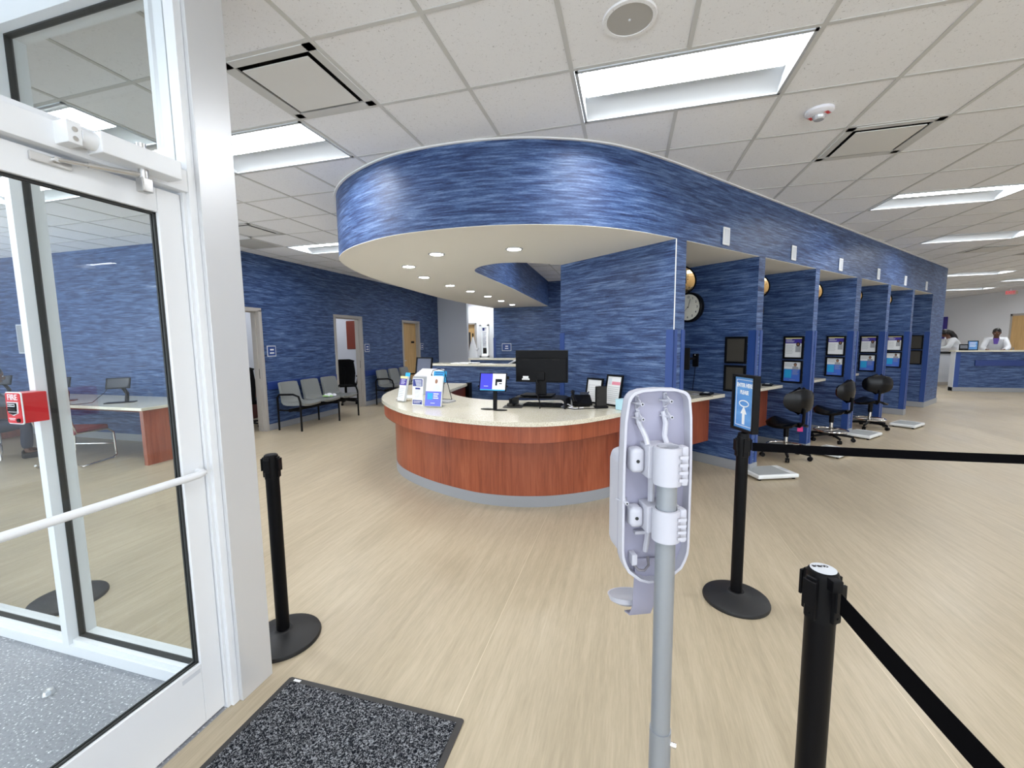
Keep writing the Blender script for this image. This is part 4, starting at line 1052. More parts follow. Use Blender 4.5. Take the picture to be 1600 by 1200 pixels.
# tablet on post
def tablet(t, z, tilt, flip=False, dark=False):
    return
t = thing('tablet_stand', (-1.27,3.90,ZT), 'lit blue and white tablet on a black post in the middle of the desk', 'tablet', rz=-.10)
MB().lathe([(0,0),(.075,0),(.075,.004),(.0,.012)],28,Matrix.Translation((.07,-.01,0)) @ Matrix.Diagonal((1,.6,1,1))).lathe([(0,0),(.075,0),(.075,.004),(0,.012)],28,Matrix.Translation((-.07,.01,0)) @ Matrix.Diagonal((1,.6,1,1))).build('foot', M_blk, t)
MB().box((.015,0,.11),(.040,.018,.21),RX(-.05),bev=.004).build('post', M_blk, t)
Tm = Matrix.Translation((0,-.015,.275)) @ RX(-.20).to_4x4() @ RZ(.0).to_4x4()
b = MB(); b.M = Tm; b.b2(-.145,.145,-.006,.010,-.09,.09,bev=.006); b.b2(-.155,-.14,-.009,.012,-.055,-.035,bev=.002).b2(.14,.165,-.009,.016,.03,.06,bev=.002).b2(.14,.158,-.009,.012,-.045,-.03,bev=.002); b.build('tablet_case', M_blk, t)
b = MB(); b.M = Tm; b.b2(-.13,.0,-.0075,-.006,-.075,.082); b.mi = 1; b.b2(0,.135,-.0075,-.006,-.075,.082); b.mi = 2; b.b2(-.13,.135,-.0082,-.0074,-.083,-.072); b.mi = 3
b.b2(.03,.10,-.0084,-.0076,.0,.03).b2(.03,.05,-.0084,-.0076,-.035,.0).b2(.07,.10,-.0084,-.0076,-.02,-.01); b.mi=1; b.b2(-.09,-.045,-.0084,-.0076,-.043,-.040)
b.build('tablet_screen', [M_scrlit, M_scrw, M_cyan, M_blk], t)
# mouse and pad
t = thing('mouse_pad', (-1.13,4.12,ZT), 'black mouse pad on the reception desk', 'mouse pad', rz=.1)
MB().prism(rrect(.20,.17,.02),0,.004).build('pad', M_rub, t)
t = thing('computer_mouse', (-1.17,4.13,ZT+.004), 'small dark mouse on the black pad', 'mouse', rz=.7)
MB().lathe([(0,0),(.048,0),(.05,.010),(.04,.026),(.02,.034),(0,.036)],20,Matrix.Diagonal((.6,1,1,1))).build('shell', M_bpanel, t); MB().lathe([(0,.030),(.012,.030),(.012,.037),(0,.037)],12).build('wheel', M_silv, t)
# monitor riser, monitor, keyboard
t = thing('monitor_riser', (-.87,4.22,ZT), 'black perforated metal riser under the desk monitor', 'monitor riser', rz=-.06)
b = MB(); b.sheet([[(x, y, z) for x, z in ((-.285,0),(-.285,.06),(-.275,.085),(-.24,.10),(.24,.10),(.275,.085),(.285,.06),(.285,0))] for y in (-.13,.14)], .008); b.build('platform', M_blk, t)
for x in (-.286,.286):
    for y in (-.13,.13): MB().b2(x-.008,x+.008,y-.008,y+.008,0,.085).build('leg', M_blk, t)
t = thing('keyboard', (-.84,4.24,ZT), 'black keyboard tucked beneath the monitor riser', 'keyboard', rz=-.06)
MB().b2(-.20,.20,-.07,.07,0,.020,bev=.004).build('case', M_blk, t); b = MB()
for r_ in range(5):
    for c_ in range(14): b.b2(-.19+.0272*c_,-.167+.0272*c_,-.06+.025*r_,-.04+.025*r_,.02,.026)
b.build('keys', M_bpanel, t, kind=None)
t = thing('desktop_monitor', (-.86,4.24,ZT+.109), 'large black computer monitor seen from behind on the desk', 'monitor', rz=-.05)
MB().b2(-.20,.13,-.10,.10,0,.012,bev=.004).build('stand_base', M_blk, t)
MB().b2(-.055,.055,-.03,.0,.01,.20,bev=.006).box((0,-.03,.20),(.09,.03,.10),bev=.02,seg=3).build('stand_neck', M_blk, t)
b = MB(); b.b2(-.275,.275,-.01,.02,.135,.465,bev=.005); b.b2(-.265,.265,-.030,-.009,.145,.385,bev=.01); b.build('screen_shell', M_blk, t)
b = MB().b2(-.27,.27,.0195,.021,.145,.455); b.build('screen', M_scr, t)
b = MB().b2(-.19,-.13,-.0312,-.030,.165,.20).b2(-.20,-.12,-.0312,-.030,.160,.175); b.build('rating_label', M_paper, t)
b = MB()
for k in range(20): b.b2(-.20+.004*k,-.198+.004*k,-.0308,-.0300,.365,.372); b.b2(.12+.004*k,.122+.004*k,-.0308,-.0300,.365,.372)
for x in (-.05,.05):
    for z in (.24,.34): b.cyl((x,-.0305,z),(x,-.0300,z),.004,seg=8)
b.build('screw_holes', M_bpanel, t) if False else b.build('rear_vents', M_bpanel, t)
MB().tube([(-.05,-.032,.18),(-.02,-.06,.13),(-.03,-.09,.09),(-.02,-.11,.03),(.02,-.16,-.04),(.05,-.26,-.094)],.006,6).build('power_cable', M_blk, t)
# phone, usb tower, frames, tissue box, papers
t = thing('desk_telephone', (-.46,4.33,ZT), 'black office telephone beside the monitor', 'telephone', rz=.25)
b = MB(); b.M = RX(.42).to_4x4(); b.b2(-.10,.10,-.08,.10,.045,.075,bev=.008); b.build('body', M_blk, t)
MB().box((0,.07,.05),(.16,.02,.10),RX(-.2),bev=.004).b2(-.08,.08,-.07,.08,0,.02,bev=.004).build('foot_stand', M_blk, t)
MB().tube([(-.075,-.09,.045),(-.08,-.02,.085),(-.08,.05,.115),(-.075,.11,.13)],[.022,.014,.014,.022],10).build('handset', M_blk, t)
MB().box((.04,.055,.118),(.09,.05,.004),RX(.42)).build('display', M_scr, t)
t = thing('charging_tower', (-.255,4.22,ZT), 'black upright charging tower in front of the framed papers', 'charging tower', rz=.35)
MB().b2(-.065,.065,-.045,.045,0,.022,bev=.008).build('base', M_blk, t); MB().b2(-.052,.052,-.03,.03,.02,.215,bev=.006).build('tower', M_bpanel, t)
b = MB(); b.b2(-.053,-.050,-.02,.02,.03,.20)
for z in (.06,.105,.15,.195): b.b2(-.040,-.034,-.0312,-.030,z-.006,z+.006)
b.build('ports', M_blk, t)
def paper_frame(loc, rz, w, h, label, kind):
    t = thing('framed_document', loc, label, 'picture frame', rz=rz)
    b = MB(); b.M = RX(-.18).to_4x4(); bw = .018
    for (x0,x1,z0,z1) in ((-w/2,-w/2+bw,0,h),(w/2-bw,w/2,0,h),(-w/2+bw,w/2-bw,0,bw),(-w/2+bw,w/2-bw,h-bw,h)): b.b2(x0,x1,-.010,.010,z0,z1,bev=.003)
    b.b2(-w/2+bw,w/2-bw,.002,.008,bw,h-bw); b.build('frame', M_blk, t)
    b = MB(); b.M = RX(-.18).to_4x4(); b.b2(-w/2+bw,w/2-bw,-.001,.002,bw,h-bw)
    if kind:
        b.mi = 1; b.b2(-.03,w/2-bw-.01,-.002,-.001,h*.68,h*.78); b.mi = 3; b.b2(-w/2+bw+.01,-.035,-.002,-.001,h*.68,h*.88); b.mi = 2
        for k in range(8): b.b2(-w/2+.03,w/2-.03-.01*(k%3),-.002,-.001,h*.60-.02*k,h*.60+.003-.02*k)
    else:
        b.mi = 2; b.b2(-w/2+.03,w/2-.03,-.002,-.001,h*.72,h*.73).b2(-w/2+.03,-w/2+.033,-.002,-.001,h*.2,h*.72).b2(-w/2+.03,w/2-.03,-.002,-.001,h*.2,h*.205); 
        for k in range(5): b.b2(-w/2+.045,w/2-.04-.01*(k%2),-.002,-.001,h*.62-.022*k,h*.62+.002-.022*k)
        b.mi = 4; b.cyl((-w/2+.04,-.001,h*.42),(-w/2+.04,-.002,h*.42),.009,seg=12)
    b.build('document', [M_paper,M_pinkp,M_greyp,M_silv,M_blk], t)
paper_frame((-.36,4.50,ZT), AU-PI/2+.10, .215, .27, 'wide black framed white document leaning at left of the pair', 0)
paper_frame((-.16,4.36,ZT), AU-PI/2-.02, .215, .32, 'tall black framed document with a pink band leaning on the blue wall', 1)
t = thing('tissue_box', (-.015,4.13,ZT), 'pale blue box at the right end of the reception desk', 'box', rz=AU-PI/2)
MB().b2(-.085,.085,-.05,.05,0,.10,bev=.003).build('carton', M_ltblue, t); MB().b2(-.087,.087,-.052,.052,.083,.102,bev=.003).build('lid', M_ltblue, t)
t = thing('cable_bundle', (-.58,4.10,ZT), 'tangle of white and black cables between riser and telephone', 'cable')
MB().tube([(-.06,.05,.01),(0,.10,.03),(.05,.07,.012),(.02,.02,.006),(.10,0,.006),(.16,.06,.008)],.005,6).build('white_cable', M_plw, t)
MB().tube([(0,.0,.006),(.08,-.05,.006),(.2,.0,.006),(.3,.06,.006)],.004,6).tube([(.12,-.02,.006),(.13,.02,.07),(.16,.08,.10)],.004,6).build('black_cable', M_blk, t)
for p, rz, lab in (((-2.62,4.62),.3,'white paper sheet lying at the left end of the desk'),):
    t = thing('paper_sheet', (*p,ZT), lab, 'paper', rz=rz); MB().prism(rrect(.22,.30,.003),0,.002).build('sheet', M_paper, t)
# framed dark display and white carton at the back of the desk
t = thing('display_frame', (-2.78,5.30,ZT), 'tilted black framed dark screen standing at the back left of the desk', 'display', rz=-.30)
b = MB(); b.M = RX(-.16).to_4x4(); w, h = .30, .46
for (x0,x1,z0,z1) in ((-w/2,-w/2+.016,.0,h),(w/2-.016,w/2,.0,h),(-w/2,w/2,.0,.016),(-w/2,w/2,h-.016,h)): b.b2(x0,x1,-.012,.012,z0,z1,bev=.002)
b.build('frame', M_blk, t)
b = MB(); b.M = RX(-.16).to_4x4(); b.b2(-w/2+.016,w/2-.016,-.002,.006,.016,h-.016); b.mi = 1
for k in range(5): b.b2(-.035+.004*(k%2),.035,-.0035,-.002,.17+.028*k,.185+.028*k)
b.build('screen', [mat('slate_screen',(.07,.08,.13),.3), M_greyp], t)
MB().tube([(-.13,.02,.006),(-.10,.12,.006),(.10,.12,.006),(.13,.02,.006)],.008,6).build('stand_foot', M_blk, t)
t = thing('document_tray', (-2.50,4.90,ZT), 'white file tray on a grey holder behind the navy topped card', 'file tray', rz=-.25)
MB().b2(-.15,.15,-.06,.06,0,.20,bev=.005).build('holder', M_greyp, t)
b = MB(); b.M = Matrix.Translation((0,0,.20)) @ RX(.45).to_4x4(); b.b2(-.16,.16,-.02,.14,.0,.02,bev=.004); b.build('white_tray', M_plw, t)
MB().tube([(-.17,-.06,.14),(-.17,.0,.20),(.17,0,.20),(.17,-.06,.14)],.006,6).build('wire_handle', M_blk, t)
for q_, f_ in (('display_frame',1.0),('document_tray',1.15)): bpy.data.objects[q_].scale = (f_,)*3
# plate-like objects on the ledges
t = thing('papers_stack', (-2.72,6.78,1.15), 'small stack of white papers on the first blue ledge', 'paper', rz=-.12)
MB().b2(-.24,.10,-.08,.08,0,.012,bev=.002).b2(-.1,.24,-.06,.1,.012,.02,bev=.002).build('sheets', M_paper, t)
t = thing('desk_chair', (-1.9,7.6,0), 'dark arched chair back rising between the two ledges', 'chair')
MB().tube([(-.28,0,.95),(-.26,0,1.10),(-.12,.0,1.17),(.12,0,1.17),(.26,0,1.10),(.28,0,.95)],.02,8).build('back_rim', M_silv, t)
MB().b2(-.25,.25,-.01,.02,.60,1.13,bev=.02).build('back_panel', M_mesh, t); MB().b2(-.25,.25,-.5,.0,.44,.50,bev=.03).build('seat', M_mesh, t); MB().cyl((0,-.25,.05),(0,-.25,.45),.03).lathe([(0,0),(.28,0),(.28,.03),(.05,.08),(0,.08)],5,Matrix.Translation((0,-.25,0))).build('pedestal', M_blk, t)
t = thing('hanging_lab_coat', (-3.63,9.6,0), 'white lab coat draped on a stand beyond the blue ledges', 'coat')
MB().cyl((0,0,0),(0,0,1.72),.015).lathe([(0,0),(.2,0),(.19,.02),(0,.03)],24).build('coat_stand', M_blk, t)
b = MB(); b.lathe([(.13,.75),(.13,1.0),(.11,1.25),(.08,1.42),(.04,1.55),(.02,1.64),(0,1.65)],18,Matrix.Diagonal((1,.6,1,1))); b.tube([(.05,0,1.36),(.11,-.02,1.32),(.16,-.04,1.38)],[.04,.03,.02],8); b.build('coat', M_coat, t)

# door-side room signs
def room_sign(x, y, z, rz, label, w=.19, h=.19):
    t = thing('room_sign', (x,y,z), label, 'sign', rz=rz)
    b = MB(); b.b2(-w/2,w/2,-.008,0,-h/2,h/2,bev=.002); b.build('border', M_silv, t)
    b = MB(); b.b2(-w/2+.014,w/2-.014,-.010,-.008,-h/2+.014,h/2-.014); b.build('plate', M_guard, t)
    b = MB(); b.b2(-.035,.045,-.0112,-.010,.012,.038).b2(-.045,.05,-.0112,-.010,-.045,-.022); b.build('raised_lines', M_paper, t)
room_sign(XW, 6.06, 1.40, PI/2, 'small blue room sign right of the nearest office door')
room_sign(XW, 8.90, 1.40, PI/2, 'small blue room sign right of the second office doorway')
room_sign(XW, 11.71, 1.39, PI/2, 'small blue room sign right of the wooden door')
room_sign(-3.16, 10.9, 1.36, 0, 'white bordered notice plate on the blue back wall', .26, .20)

# ================================================================== BENCH SEATS ON THE LEFT
def make_bench(n):
    t = thing('beam_seat', (0,0,0), 'x', 'bench')      # local x along the row, -y towards the room
    L_ = .535*n
    MB().b2(0,L_,-.30,-.24,.335,.385,bev=.004).build('beam', M_blk, t)
    for x in (.0, L_-.0) if n < 3 else (.0, L_*.62, L_):
        b = MB()
        for y in (-.50,-.02): b.tube([(x,y,0),(x,y,.40)],.016,8)
        b.tube([(x,-.50,.36),(x,-.02,.36)],.014,8)
        b.build('leg_frame', M_blk, t)
    for x in (.0, L_):
        MB().tube([(x,-.02,.38),(x,-.02,.58),(x,-.06,.635),(x,-.36,.645),(x,-.47,.61),(x,-.50,.52),(x,-.50,.36)],.018,8).build('armrest', M_blk, t)
    for k in range(n):
        x0 = .03+.535*k; g = []
        prof = [(-.52,.425),(-.50,.440),(-.42,.432),(-.30,.420),(-.18,.418),(-.10,.432),(-.055,.475),(-.03,.56),(-.005,.68),(.02,.79),(.03,.835),(.028,.845)]
        for i, (y, z) in enumerate(prof):
            e = 1-.16*(i/11)**2 - (.10 if i == 0 else 0) - (.16 if i == 11 else 0); c = x0+.235; w = .235*e
            g.append([(c+w*u, y-.018*(abs(u)**2.5)*(1 if i > 6 else 0), z+.018*(abs(u)**2.5)*(1 if i <= 6 else 0)) for u in (-1,-.92,-.7,-.35,0,.35,.7,.92,1)])
        MB().sheet(g, -.045).build('seat_shell', M_seat, t, ang=60)
    return t
bn = make_bench(3); bn.location = (-5.97,5.97,0); bn.rotation_euler = (0,0,PI/2)
bn['label'] = 'row of three grey seats left of the second doorway, a bag on it'; bn['group'] = 'three seat benches'
dup(bn, (-5.97,8.98,0), PI/2, 'row of three grey seats between the second doorway and wooden door')
t = thing('plastic_bag', (-5.62,6.90,.475), 'small clear bag with green items on the middle grey seat', 'bag', rz=.3)
b = MB()
for p, r_ in (((0,0,.045),.06),((.08,.03,.04),.045),((-.07,.02,.035),.045)): b.ball(p, r_, 10, (1,.8,.7))
b.build('bag', M_plw, t)
for p in ((-.09,-.03,.03),(-.03,-.05,.028),(.05,-.04,.03)): MB().ball(p,.032,8,(1.2,.7,.6)).build('green_item', mat('light_green_wrap',(.40,.65,.25),.5), t)

# ================================================================== OFFICES SEEN THROUGH THE DOORS
def office_chair(loc, rz, label):
    t = thing('office_chair', loc, label, 'office chair', rz=rz)
    b = MB()
    for k in range(5):
        a = 2*PI*k/5; b.tube([(0,0,.10),(.30*math.cos(a),.30*math.sin(a),.075)],[.028,.016],8)
    b.build('star_base', M_blk, t)
    for k in range(5):
        a = 2*PI*k/5; MB().cyl((.30*math.cos(a)-.02*math.sin(a),.30*math.sin(a)+.02*math.cos(a),.03),(.30*math.cos(a)+.02*math.sin(a),.30*math.sin(a)-.02*math.cos(a),.03),.03,seg=14).build('caster', M_blk, t)
    MB().cyl((0,0,.10),(0,0,.42),.028).build('column', M_blk, t)
    MB().b2(-.25,.25,-.25,.25,.44,.52,bev=.035,seg=3).build('seat', M_mesh, t)
    g = [[(u*(.24-.03*abs(v)), .26+.05*u*u-.02*v, .80+v*.30) for u in (-1,-.6,0,.6,1)] for v in (-1,-.5,0,.5,.9,1)]
    MB().sheet(g, .03).build('mesh_back', M_mesh, t, ang=60)
    MB().tube([(-.225,.32,1.08),(-.12,.29,1.115),(.12,.29,1.115),(.225,.32,1.08)],.016,8).tube([(0,.30,.46),(0,.33,.7),(0,.31,.95)],.02,8).build('back_frame', M_blk, t)
    for s_ in (-1,1): MB().tube([(s_*.25,.1,.46),(s_*.29,.1,.66),(s_*.29,-.12,.68)],.014,8).b2(s_*.29-.035,s_*.29+.035,-.16,.13,.675,.70,bev=.008).build('armrest', M_blk, t)
    return t
office_chair((-6.80,6.05,0), -2.4, 'black office chair just inside the nearest doorway')
office_chair((-6.82,8.98,0), -2.5, 'black mesh office chair inside the second doorway')
t = thing('wall_cabinet', (-6.90,9.43,1.36), 'dark red wall cabinet seen through the second doorway', 'cabinet')
MB().b2(-.02,.62,-.17,.17,0,.72,bev=.003).build('carcass', M_darkwood, t)
for x0 in (-.02,.30): MB().b2(x0+.003,x0+.317,-.185,-.171,.01,.71,bev=.002).build('door', mat('oxblood_cabinet_door',(.20,.035,.018),.4), t)
t = thing('office_desk', (-8.3,6.72,0), 'pale topped desk inside the nearest office', 'desk')
MB().b2(-.5,.9,-.4,.4,.70,.74,bev=.004).build('top', M_top, t)
for x in (-.46,.86): MB().b2(x-.02,x+.02,-.35,.35,0,.70).build('leg', M_darkwood, t)
t = thing('wall_screen', (-6.62,9.6,.92), 'white lit screen edge beside the office chair in the second doorway', 'monitor')
MB().b2(-.16,.16,-.05,0,-.02,.34,bev=.004).build('casing', M_plw, t); MB().b2(-.14,.14,-.052,-.05,.0,.32).build('screen', M_scrw, t)
t = thing('office_desk', (-8.4,9.22,0), 'pale topped desk behind the mesh chair in the second office', 'desk')
MB().b2(-.8,.75,-.35,.35,.70,.74,bev=.004).build('top', M_top, t)
for x in (-.76,.71): MB().b2(x-.02,x+.02,-.3,.3,0,.70).build('leg', M_darkwood, t)
# unseen ceiling lights added to brighten the offices and hall
for (x, y, lab) in ((-7.6,6.1,'added ceiling strip light inside the nearest office'),(-7.6,8.4,'added ceiling strip light inside the second office'),(-5.0,13.7,'added ceiling strip light in the bright hall')):
    o = dup(t0, (x,y,CZ-.095)); o['label'] = lab; o['group'] = 'added strip lights of the back rooms'; o.rotation_euler = (0,0,0)

# ================================================================== ALCOVE BEYOND THE GLAZING
t = thing('long_table', (-7.95,4.22,0), 'long cream topped table with cherry end seen through the glazing', 'table')
MB().b2(-2.2,2.1,-.46,.46,.712,.75,bev=.004).build('table_top', M_top, t)
MB().b2(-2.1,2.0,-.30,.30,.66,.712).build('shaded_underside', M_darkwood, t)  # dark block put in for the shade under the table top
MB().b2(2.0,2.06,-.42,.42,0,.712,bev=.003).build('end_panel', M_wood, t); MB().b2(-2.15,-2.1,-.42,.42,0,.712,bev=.003).build('end_panel', M_wood, t)
for k, (x, y, rz, col, lab) in enumerate(((-6.72,4.08,.75,M_blk,'small black tablet on a curved stand, right one on the long table'),(-7.82,4.02,.8,M_darkwood,'dark red tablet stand on the long table, beside the mullion'),(-9.3,4.1,.8,M_blk,'black tablet stand at the far left of the long table'))):
    t = thing('tablet_stand', (x,y,.75), lab, 'tablet', rz=rz)
    MB().b2(-.16,.16,-.07,.07,0,.010,bev=.003).build('foot', col, t)
    MB().tube([(.06,.02,.01),(.07,.03,.12),(.03,.03,.2),(.0,.0,.24)],.024,8).build('post', col, t)
    b = MB(); b.M = Matrix.Translation((0,-.02,.27)) @ RX(-.5).to_4x4(); b.b2(-.13,.13,-.006,.008,-.08,.08,bev=.004); b.build('tablet_case', M_blk, t)
    b = MB(); b.M = Matrix.Translation((0,-.02,.27)) @ RX(-.5).to_4x4(); b.b2(-.11,.11,-.008,-.006,-.065,.065); b.build('tablet_screen', M_scr, t)
    MB().tube([(-.10,.02,.25),(-.16,.02,.15),(-.3,.03,.02),(-.5,.05,.005),(-.6,.2,.005)],.004,6).build('cable', M_blk, t)
def sled_chair(loc, rz, label):
    t = thing('visitor_chair', loc, label, 'chair', rz=rz, group='red chairs with chrome sled legs')
    MB().b2(-.24,.24,-.24,.24,.42,.48,bev=.025,seg=3).build('seat', M_redfab, t); b = MB(); b.box((0,.25,.66),(.44,.04,.32),RX(-.15),bev=.02,seg=3); b.build('backrest', M_redfab, t)
    for s_ in (-1,1): MB().tube([(s_*.23,.28,.72),(s_*.23,.20,.44),(s_*.25,-.20,.42),(s_*.26,-.27,.36),(s_*.27,-.27,.05),(s_*.27,-.22,.014),(s_*.27,.22,.014),(s_*.25,.26,.05)],.013,8).build('sled_leg', M_chrome, t)
    MB().tube([(-.27,-.27,.2),(.27,-.27,.2)],.010,8).tube([(-.27,.2,.014),(.27,.2,.014)],.010,8).build('cross_bar', M_chrome, t); return t
sled_chair((-6.95,3.66,0), PI+.3, 'dark red chair with chrome sled legs under the long table'); sled_chair((-8.28,3.27,0), PI*.86, 'dark red chair with chrome legs left of the mullion')
t = thing('wall_notice', (-10.0,4.78,1.66), 'pale poster on the blue alcove wall at far left', 'poster'); MB().b2(-.2,.2,-.012,0,-.25,.25,bev=.003).build('frame', M_silv, t); MB().b2(-.18,.18,-.014,-.012,-.23,.23).build('sheet', M_greyp, t)

# ================================================================== FAR COUNTER
t = thing('service_counter', (10.6,14.4,0), 'blue service counter with cream ledge and dark blue rail at far right', 'counter')
x0 = 8.69-10.6
MB().b2(x0,2.4,0,.16,.10,1.085).build('front_panel', M_wall, t, smooth=False)
MB().b2(x0-.02,2.4,-.012,.16,0,.11,bev=.003).build('base', M_base, t)
MB().b2(x0-.05,2.4,-.05,.20,1.085,1.125,bev=.005).build('ledge', M_top, t)
MB().b2(x0+.42,2.4,-.035,0,.70,.86,bev=.006).build('bump_rail', M_rail, t)
MB().b2(x0-.006,x0+.10,-.008,0,.11,1.085).build('corner_guard', M_guard, t)
MB().b2(x0-.02,x0-.0,0,.17,0,1.085).build('end_panel', M_silv, t)
t = thing('side_cabinet', (9.25,16.1,0), 'plain pale grey cabinet between the booths and the blue counter', 'cabinet')
MB().b2(-.75,.6,0,.5,.10,.985).build('body', M_silv, t); MB().b2(-.75,.6,-.01,.5,.0,.10).build('kick', M_frame, t); MB().b2(-.78,.62,-.04,.54,.985,1.03,bev=.004).build('top', M_blk, t)
t = thing('counter_sign', (9.10,14.50,1.125), 'black framed blue card standing on the far counter', 'sign card', rz=-.5)
b = MB(); b.M = RX(-.12).to_4x4(); b.b2(-.10,.10,-.01,.01,0,.26,bev=.003); b.build('frame', M_blk, t)
b = MB(); b.M = RX(-.12).to_4x4(); b.b2(-.083,.083,-.0125,-.0095,.02,.24); b.mi = 1
for k in range(4): b.b2(-.06,.06-.01*(k%2),-.0145,-.0125,.20-.035*k,.212-.035*k)
b.build('card', [M_signb,M_paper], t)
t = thing('counter_device', (8.92,14.53,1.125), 'small black card reader beside the blue card on the far counter', 'card reader', rz=-.5); MB().b2(-.09,.09,-.04,.04,0,.17,bev=.01).build('body', M_blk, t); MB().b2(-.07,.07,-.043,-.040,.05,.14).build('screen', M_scr, t)
t = thing('small_parcel', (10.45,14.48,1.125), 'small tan item lying on the right of the far counter', 'box'); MB().b2(-.10,.10,-.05,.05,0,.035,bev=.01).build('body', mat('tan_card',(.55,.45,.32),.7), t)
t = thing('wall_poster', (XR-.015,21.78,1.85), 'indigo poster on the far wall beside the booth corner', 'poster', rz=PI/2+PI); MB().b2(-.2,.2,-.012,0,-.45,.45,bev=.003).build('sheet', M_purp, t)
t = thing('waiting_chair', (11.35,13.3,0), 'black chair cut by the right edge in front of the far counter', 'chair', rz=-.6)
MB().b2(-.24,.24,-.24,.24,.40,.47,bev=.02).build('seat', M_gloss, t); MB().box((0,.25,.68),(.46,.05,.5),RX(-.1),bev=.02).build('backrest', M_gloss, t)
for x in (-.21,.21):
    for y in (-.21,.21): MB().cyl((x,y,0),(x,y,.41),.014,seg=10).build('leg', M_blk, t)

# ================================================================== PEOPLE
def skin_mesh(name, verts, edges, radii, m, parent, root=0, sub=2):
    me = bpy.data.meshes.new(name); me.from_pydata([Vector(v) for v in verts], edges, []); me.materials.append(m)
    o = bpy.data.objects.new(name, me); C.objects.link(o); o.parent = parent
    k = o.modifiers.new('skin', 'SKIN'); k.use_smooth_shade = True
    if not me.skin_vertices: bpy.context.view_layer.update()
    for i, r in enumerate(radii):
        me.skin_vertices[0].data[i].radius = r if isinstance(r, tuple) else (r, r)
        me.skin_vertices[0].data[i].use_root = (i == root)
    s_ = o.modifiers.new('sub', 'SUBSURF'); s_.levels = sub; s_.render_levels = sub
    return o
def person(loc, rz, label, hair, lean=.18, head_down=.5, coat=M_coat, seated=False, skin=M_skin, arms=None, inner=M_purpt):
    """standing or seated figure, local -y is where it faces; joints in metres"""
    t = thing('person', loc, label, 'person', rz=rz)
    hz = .95 if not seated else .50
    P = dict(pel=(0,0,hz), wst=(0,-lean*.25,hz+.17), cst=(0,-lean*.75,hz+.36), nk=(0,-lean*1.15,hz+.50), n2=(0,-lean*1.35-.01,hz+.56))
    hc = Vector((0,-lean*1.5-.035*head_down-.01,hz+.66-.02*head_down))
    a = arms or {}
    V_ = [P['pel'],P['wst'],P['cst'],P['nk'],P['n2']]; Ed = [(0,1),(1,2),(2,3),(3,4)]; Rr = [(.14,.10),(.12,.085),(.125,.08),(.060,.052),(.052,.055)]
    # arms
    A = []
    for s_ in (-1,1):
        sh = (s_*.17,-lean*.95,hz+.45); zz = .105 if seated else 0; el = (s_*.245,-lean*.95-.12,hz+.20+zz); wr = (s_*.15,-lean-.32,hz+.17+zz); hd = (s_*.12,-lean-.40,hz+.165+zz)
        i = len(V_); V_ += [sh,el,wr,hd]; Ed += [(2,i),(i,i+1),(i+1,i+2),(i+2,i+3)]; Rr += [.058,.042,.026,(.036,.018)]; A.append((sh,el,wr,hd))
    for s_ in (-1,1):
        hp = (s_*.09,0,hz-.05)
        if seated: kn = (s_*.12,-.44,hz-.02); an = (s_*.12,-.42,.09); tt = (s_*.12,-.56,.04)
        else: kn = (s_*.10,-.01,.50); an = (s_*.10,.02,.09); tt = (s_*.11,-.12,.04)
        i = len(V_); V_ += [hp,kn,an,tt]; Ed += [(0,i),(i,i+1),(i+1,i+2),(i+2,i+3)]; Rr += [.085,.058,.036,(.04,.028)]
    skin_mesh('body', V_, Ed, Rr, skin, t)
    # head with a face, on the neck
    Hm = Matrix.Translation(hc) @ Matrix.Rotation(head_down,4,'X')
    b = MB(); b.M = Hm; prof = []
    g = b.ball((0,0,0),.098,20,(.80,.98,1.18))
    b.ball((0,-.055,-.062),.048,12,(1,.9,.8)); b.ball((0,-.104,-.012),.015,8,(.8,1,1.6)); b.ball((0,-.094,-.055),.020,8,(1.3,.6,.45))
    for s_ in (-1,1): b.ball((s_*.080,.005,-.008),.022,8,(.4,.8,1.2))
    b.cyl((0,.02,-.05),(0,.03,-.14),.052,.055); b.build('head', skin, t, ang=80)
    for s_ in (-1,1):
        b = MB(); b.M = Hm; b.ball((s_*.032,-.088,.012),.0085,8); b.build('eye', M_silv, t)
    b = MB(); b.M = Hm
    if hair == 'short': b.ball((0,.014,.030),.100,18,(.86,.98,1.02))
    elif hair == 'long':
        b.ball((0,.018,.026),.106,18,(.88,1.02,1.08)); b.tube([(0,.07,.04),(.0,.13,-.06),(.01,.145,-.20),(.01,.13,-.34),(0,.11,-.44)],[.07,.078,.072,.055,.02],10)
    elif hair == 'cap': b.ball((0,.016,.030),.102,18,(.86,1,1.0))
    b.build('hair', M_hair, t, ang=80)
    # hands: palm, four fingers, thumb
    for (sh,el,wr,hd), s_ in zip(A,(-1,1)):
        h = Vector(hd); vv = [tuple(h)]; ee = []; rr_ = [(.030,.014)]
        for f in range(4):
            bx = h + Vector((s_*(-.024+.016*f), -.035, .004)); ln = (.038,.044,.041,.032)[f]
            i = len(vv); vv += [tuple(bx), tuple(bx+Vector((0,-ln,-.010))), tuple(bx+Vector((0,-ln*1.7,-.028)))]; ee += [(0,i),(i,i+1),(i+1,i+2)]; rr_ += [.010,.0085,.007]
        i = len(vv); bx = h + Vector((-s_*.030,.005,-.004)); vv += [tuple(bx), tuple(bx+Vector((-s_*.018,-.030,-.008)))]; ee += [(0,i),(i,i+1)]; rr_ += [.011,.008]
        skin_mesh('hand', vv, ee, rr_, skin, t, sub=1)
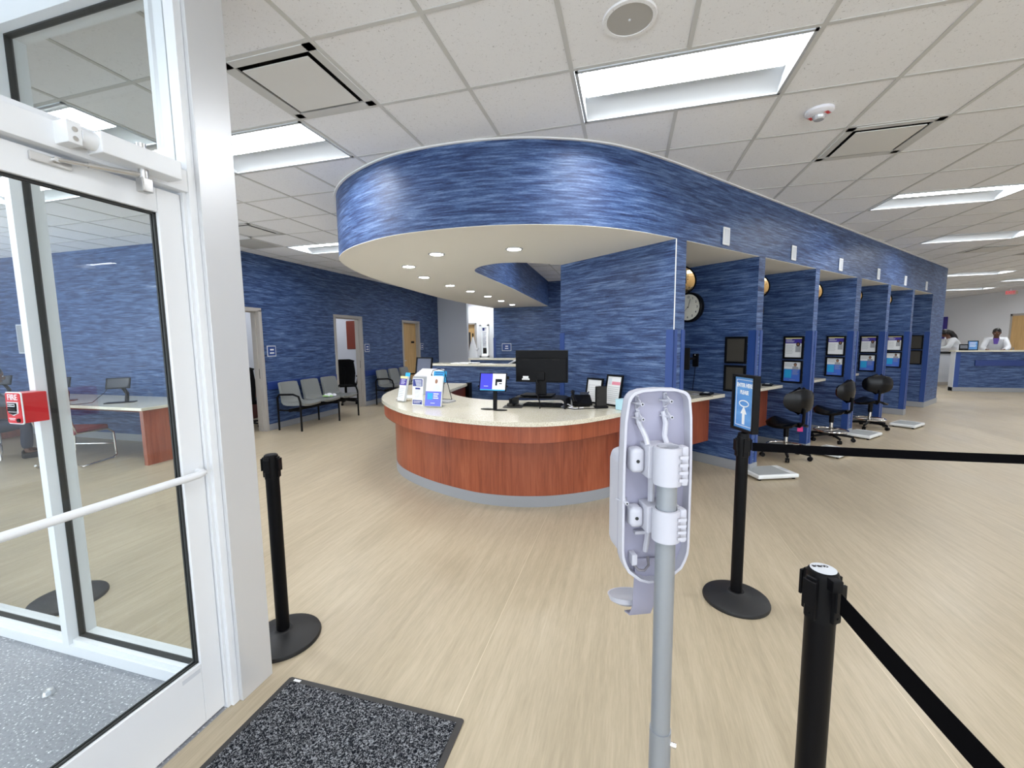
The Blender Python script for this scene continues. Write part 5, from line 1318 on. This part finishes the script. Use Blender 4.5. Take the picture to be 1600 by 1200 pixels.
    # coat or jersey over torso and sleeves
    CV = [(0,.01,hz-.22) if not seated else (0,.0,hz-.04),P['pel'],P['wst'],P['cst'],(0,-lean*1.0,hz+.475)]; CE = [(0,1),(1,2),(2,3),(3,4)]; CR = [(.21,.16),(.195,.15),(.18,.135),(.215,.155),(.115,.105)]
    for (sh,el,wr,hd) in A:
        i = len(CV); w2 = tuple(Vector(el).lerp(Vector(wr),.92)); CV += [sh,el,w2]; CE += [(3,i),(i,i+1),(i+1,i+2)]; CR += [.088,.066,.050]
    skin_mesh('coat' if coat == M_coat else 'jersey', CV, CE, CR, coat, t, root=1)
    if inner:
        b = MB(); b.M = Matrix.Translation((0,-lean*1.0-.142,hz+.41)) @ RX(-.25).to_4x4(); b.mi = 0
        b.box((0,0,0),(.075,.014,.17),bev=.006,taper=(1.6,1)); b.build('shirt_front', inner, t)
    TV = [(0,0,hz-.02)]; TE = []; TR = [(.15,.11)]
    for s_ in (-1,1):
        i = len(TV); TV += ([(s_*.09,-.04,hz-.04),(s_*.12,-.44,hz-.02),(s_*.12,-.42,.12)] if seated else [(s_*.09,0,hz-.10),(s_*.10,-.01,.50),(s_*.10,.02,.12)]); TE += [(0,i),(i,i+1),(i+1,i+2)]; TR += [.10,.075,.06]
    skin_mesh('trousers', TV, TE, TR, M_trous, t)
    for s_ in (-1,1):
        ft = Vector((s_*.12,-.47,0)) if seated else Vector((s_*.105,-.04,0))
        b = MB(); b.M = Matrix.Translation(ft); b.b2(-.05,.05,-.15,.11,0,.085,bev=.03,seg=3); b.build('shoe', M_blk, t)
    return t
person((10.28,15.55,0), -.58, 'person in white lab coat and purple shirt, short hair, head bent behind the far counter', 'short', lean=.25, head_down=.45)
person((10.30,17.0,0), -1.75, 'person in white coat with long black hair, leaning left behind the grey cabinet', 'long', lean=.22, head_down=.55, inner=None)
o = person((-8.25,3.35,0), PI*.86, 'person in grey jersey seated at the long table, cut by the left edge', 'short', lean=.12, head_down=.3, coat=M_cloth, seated=True, inner=None)
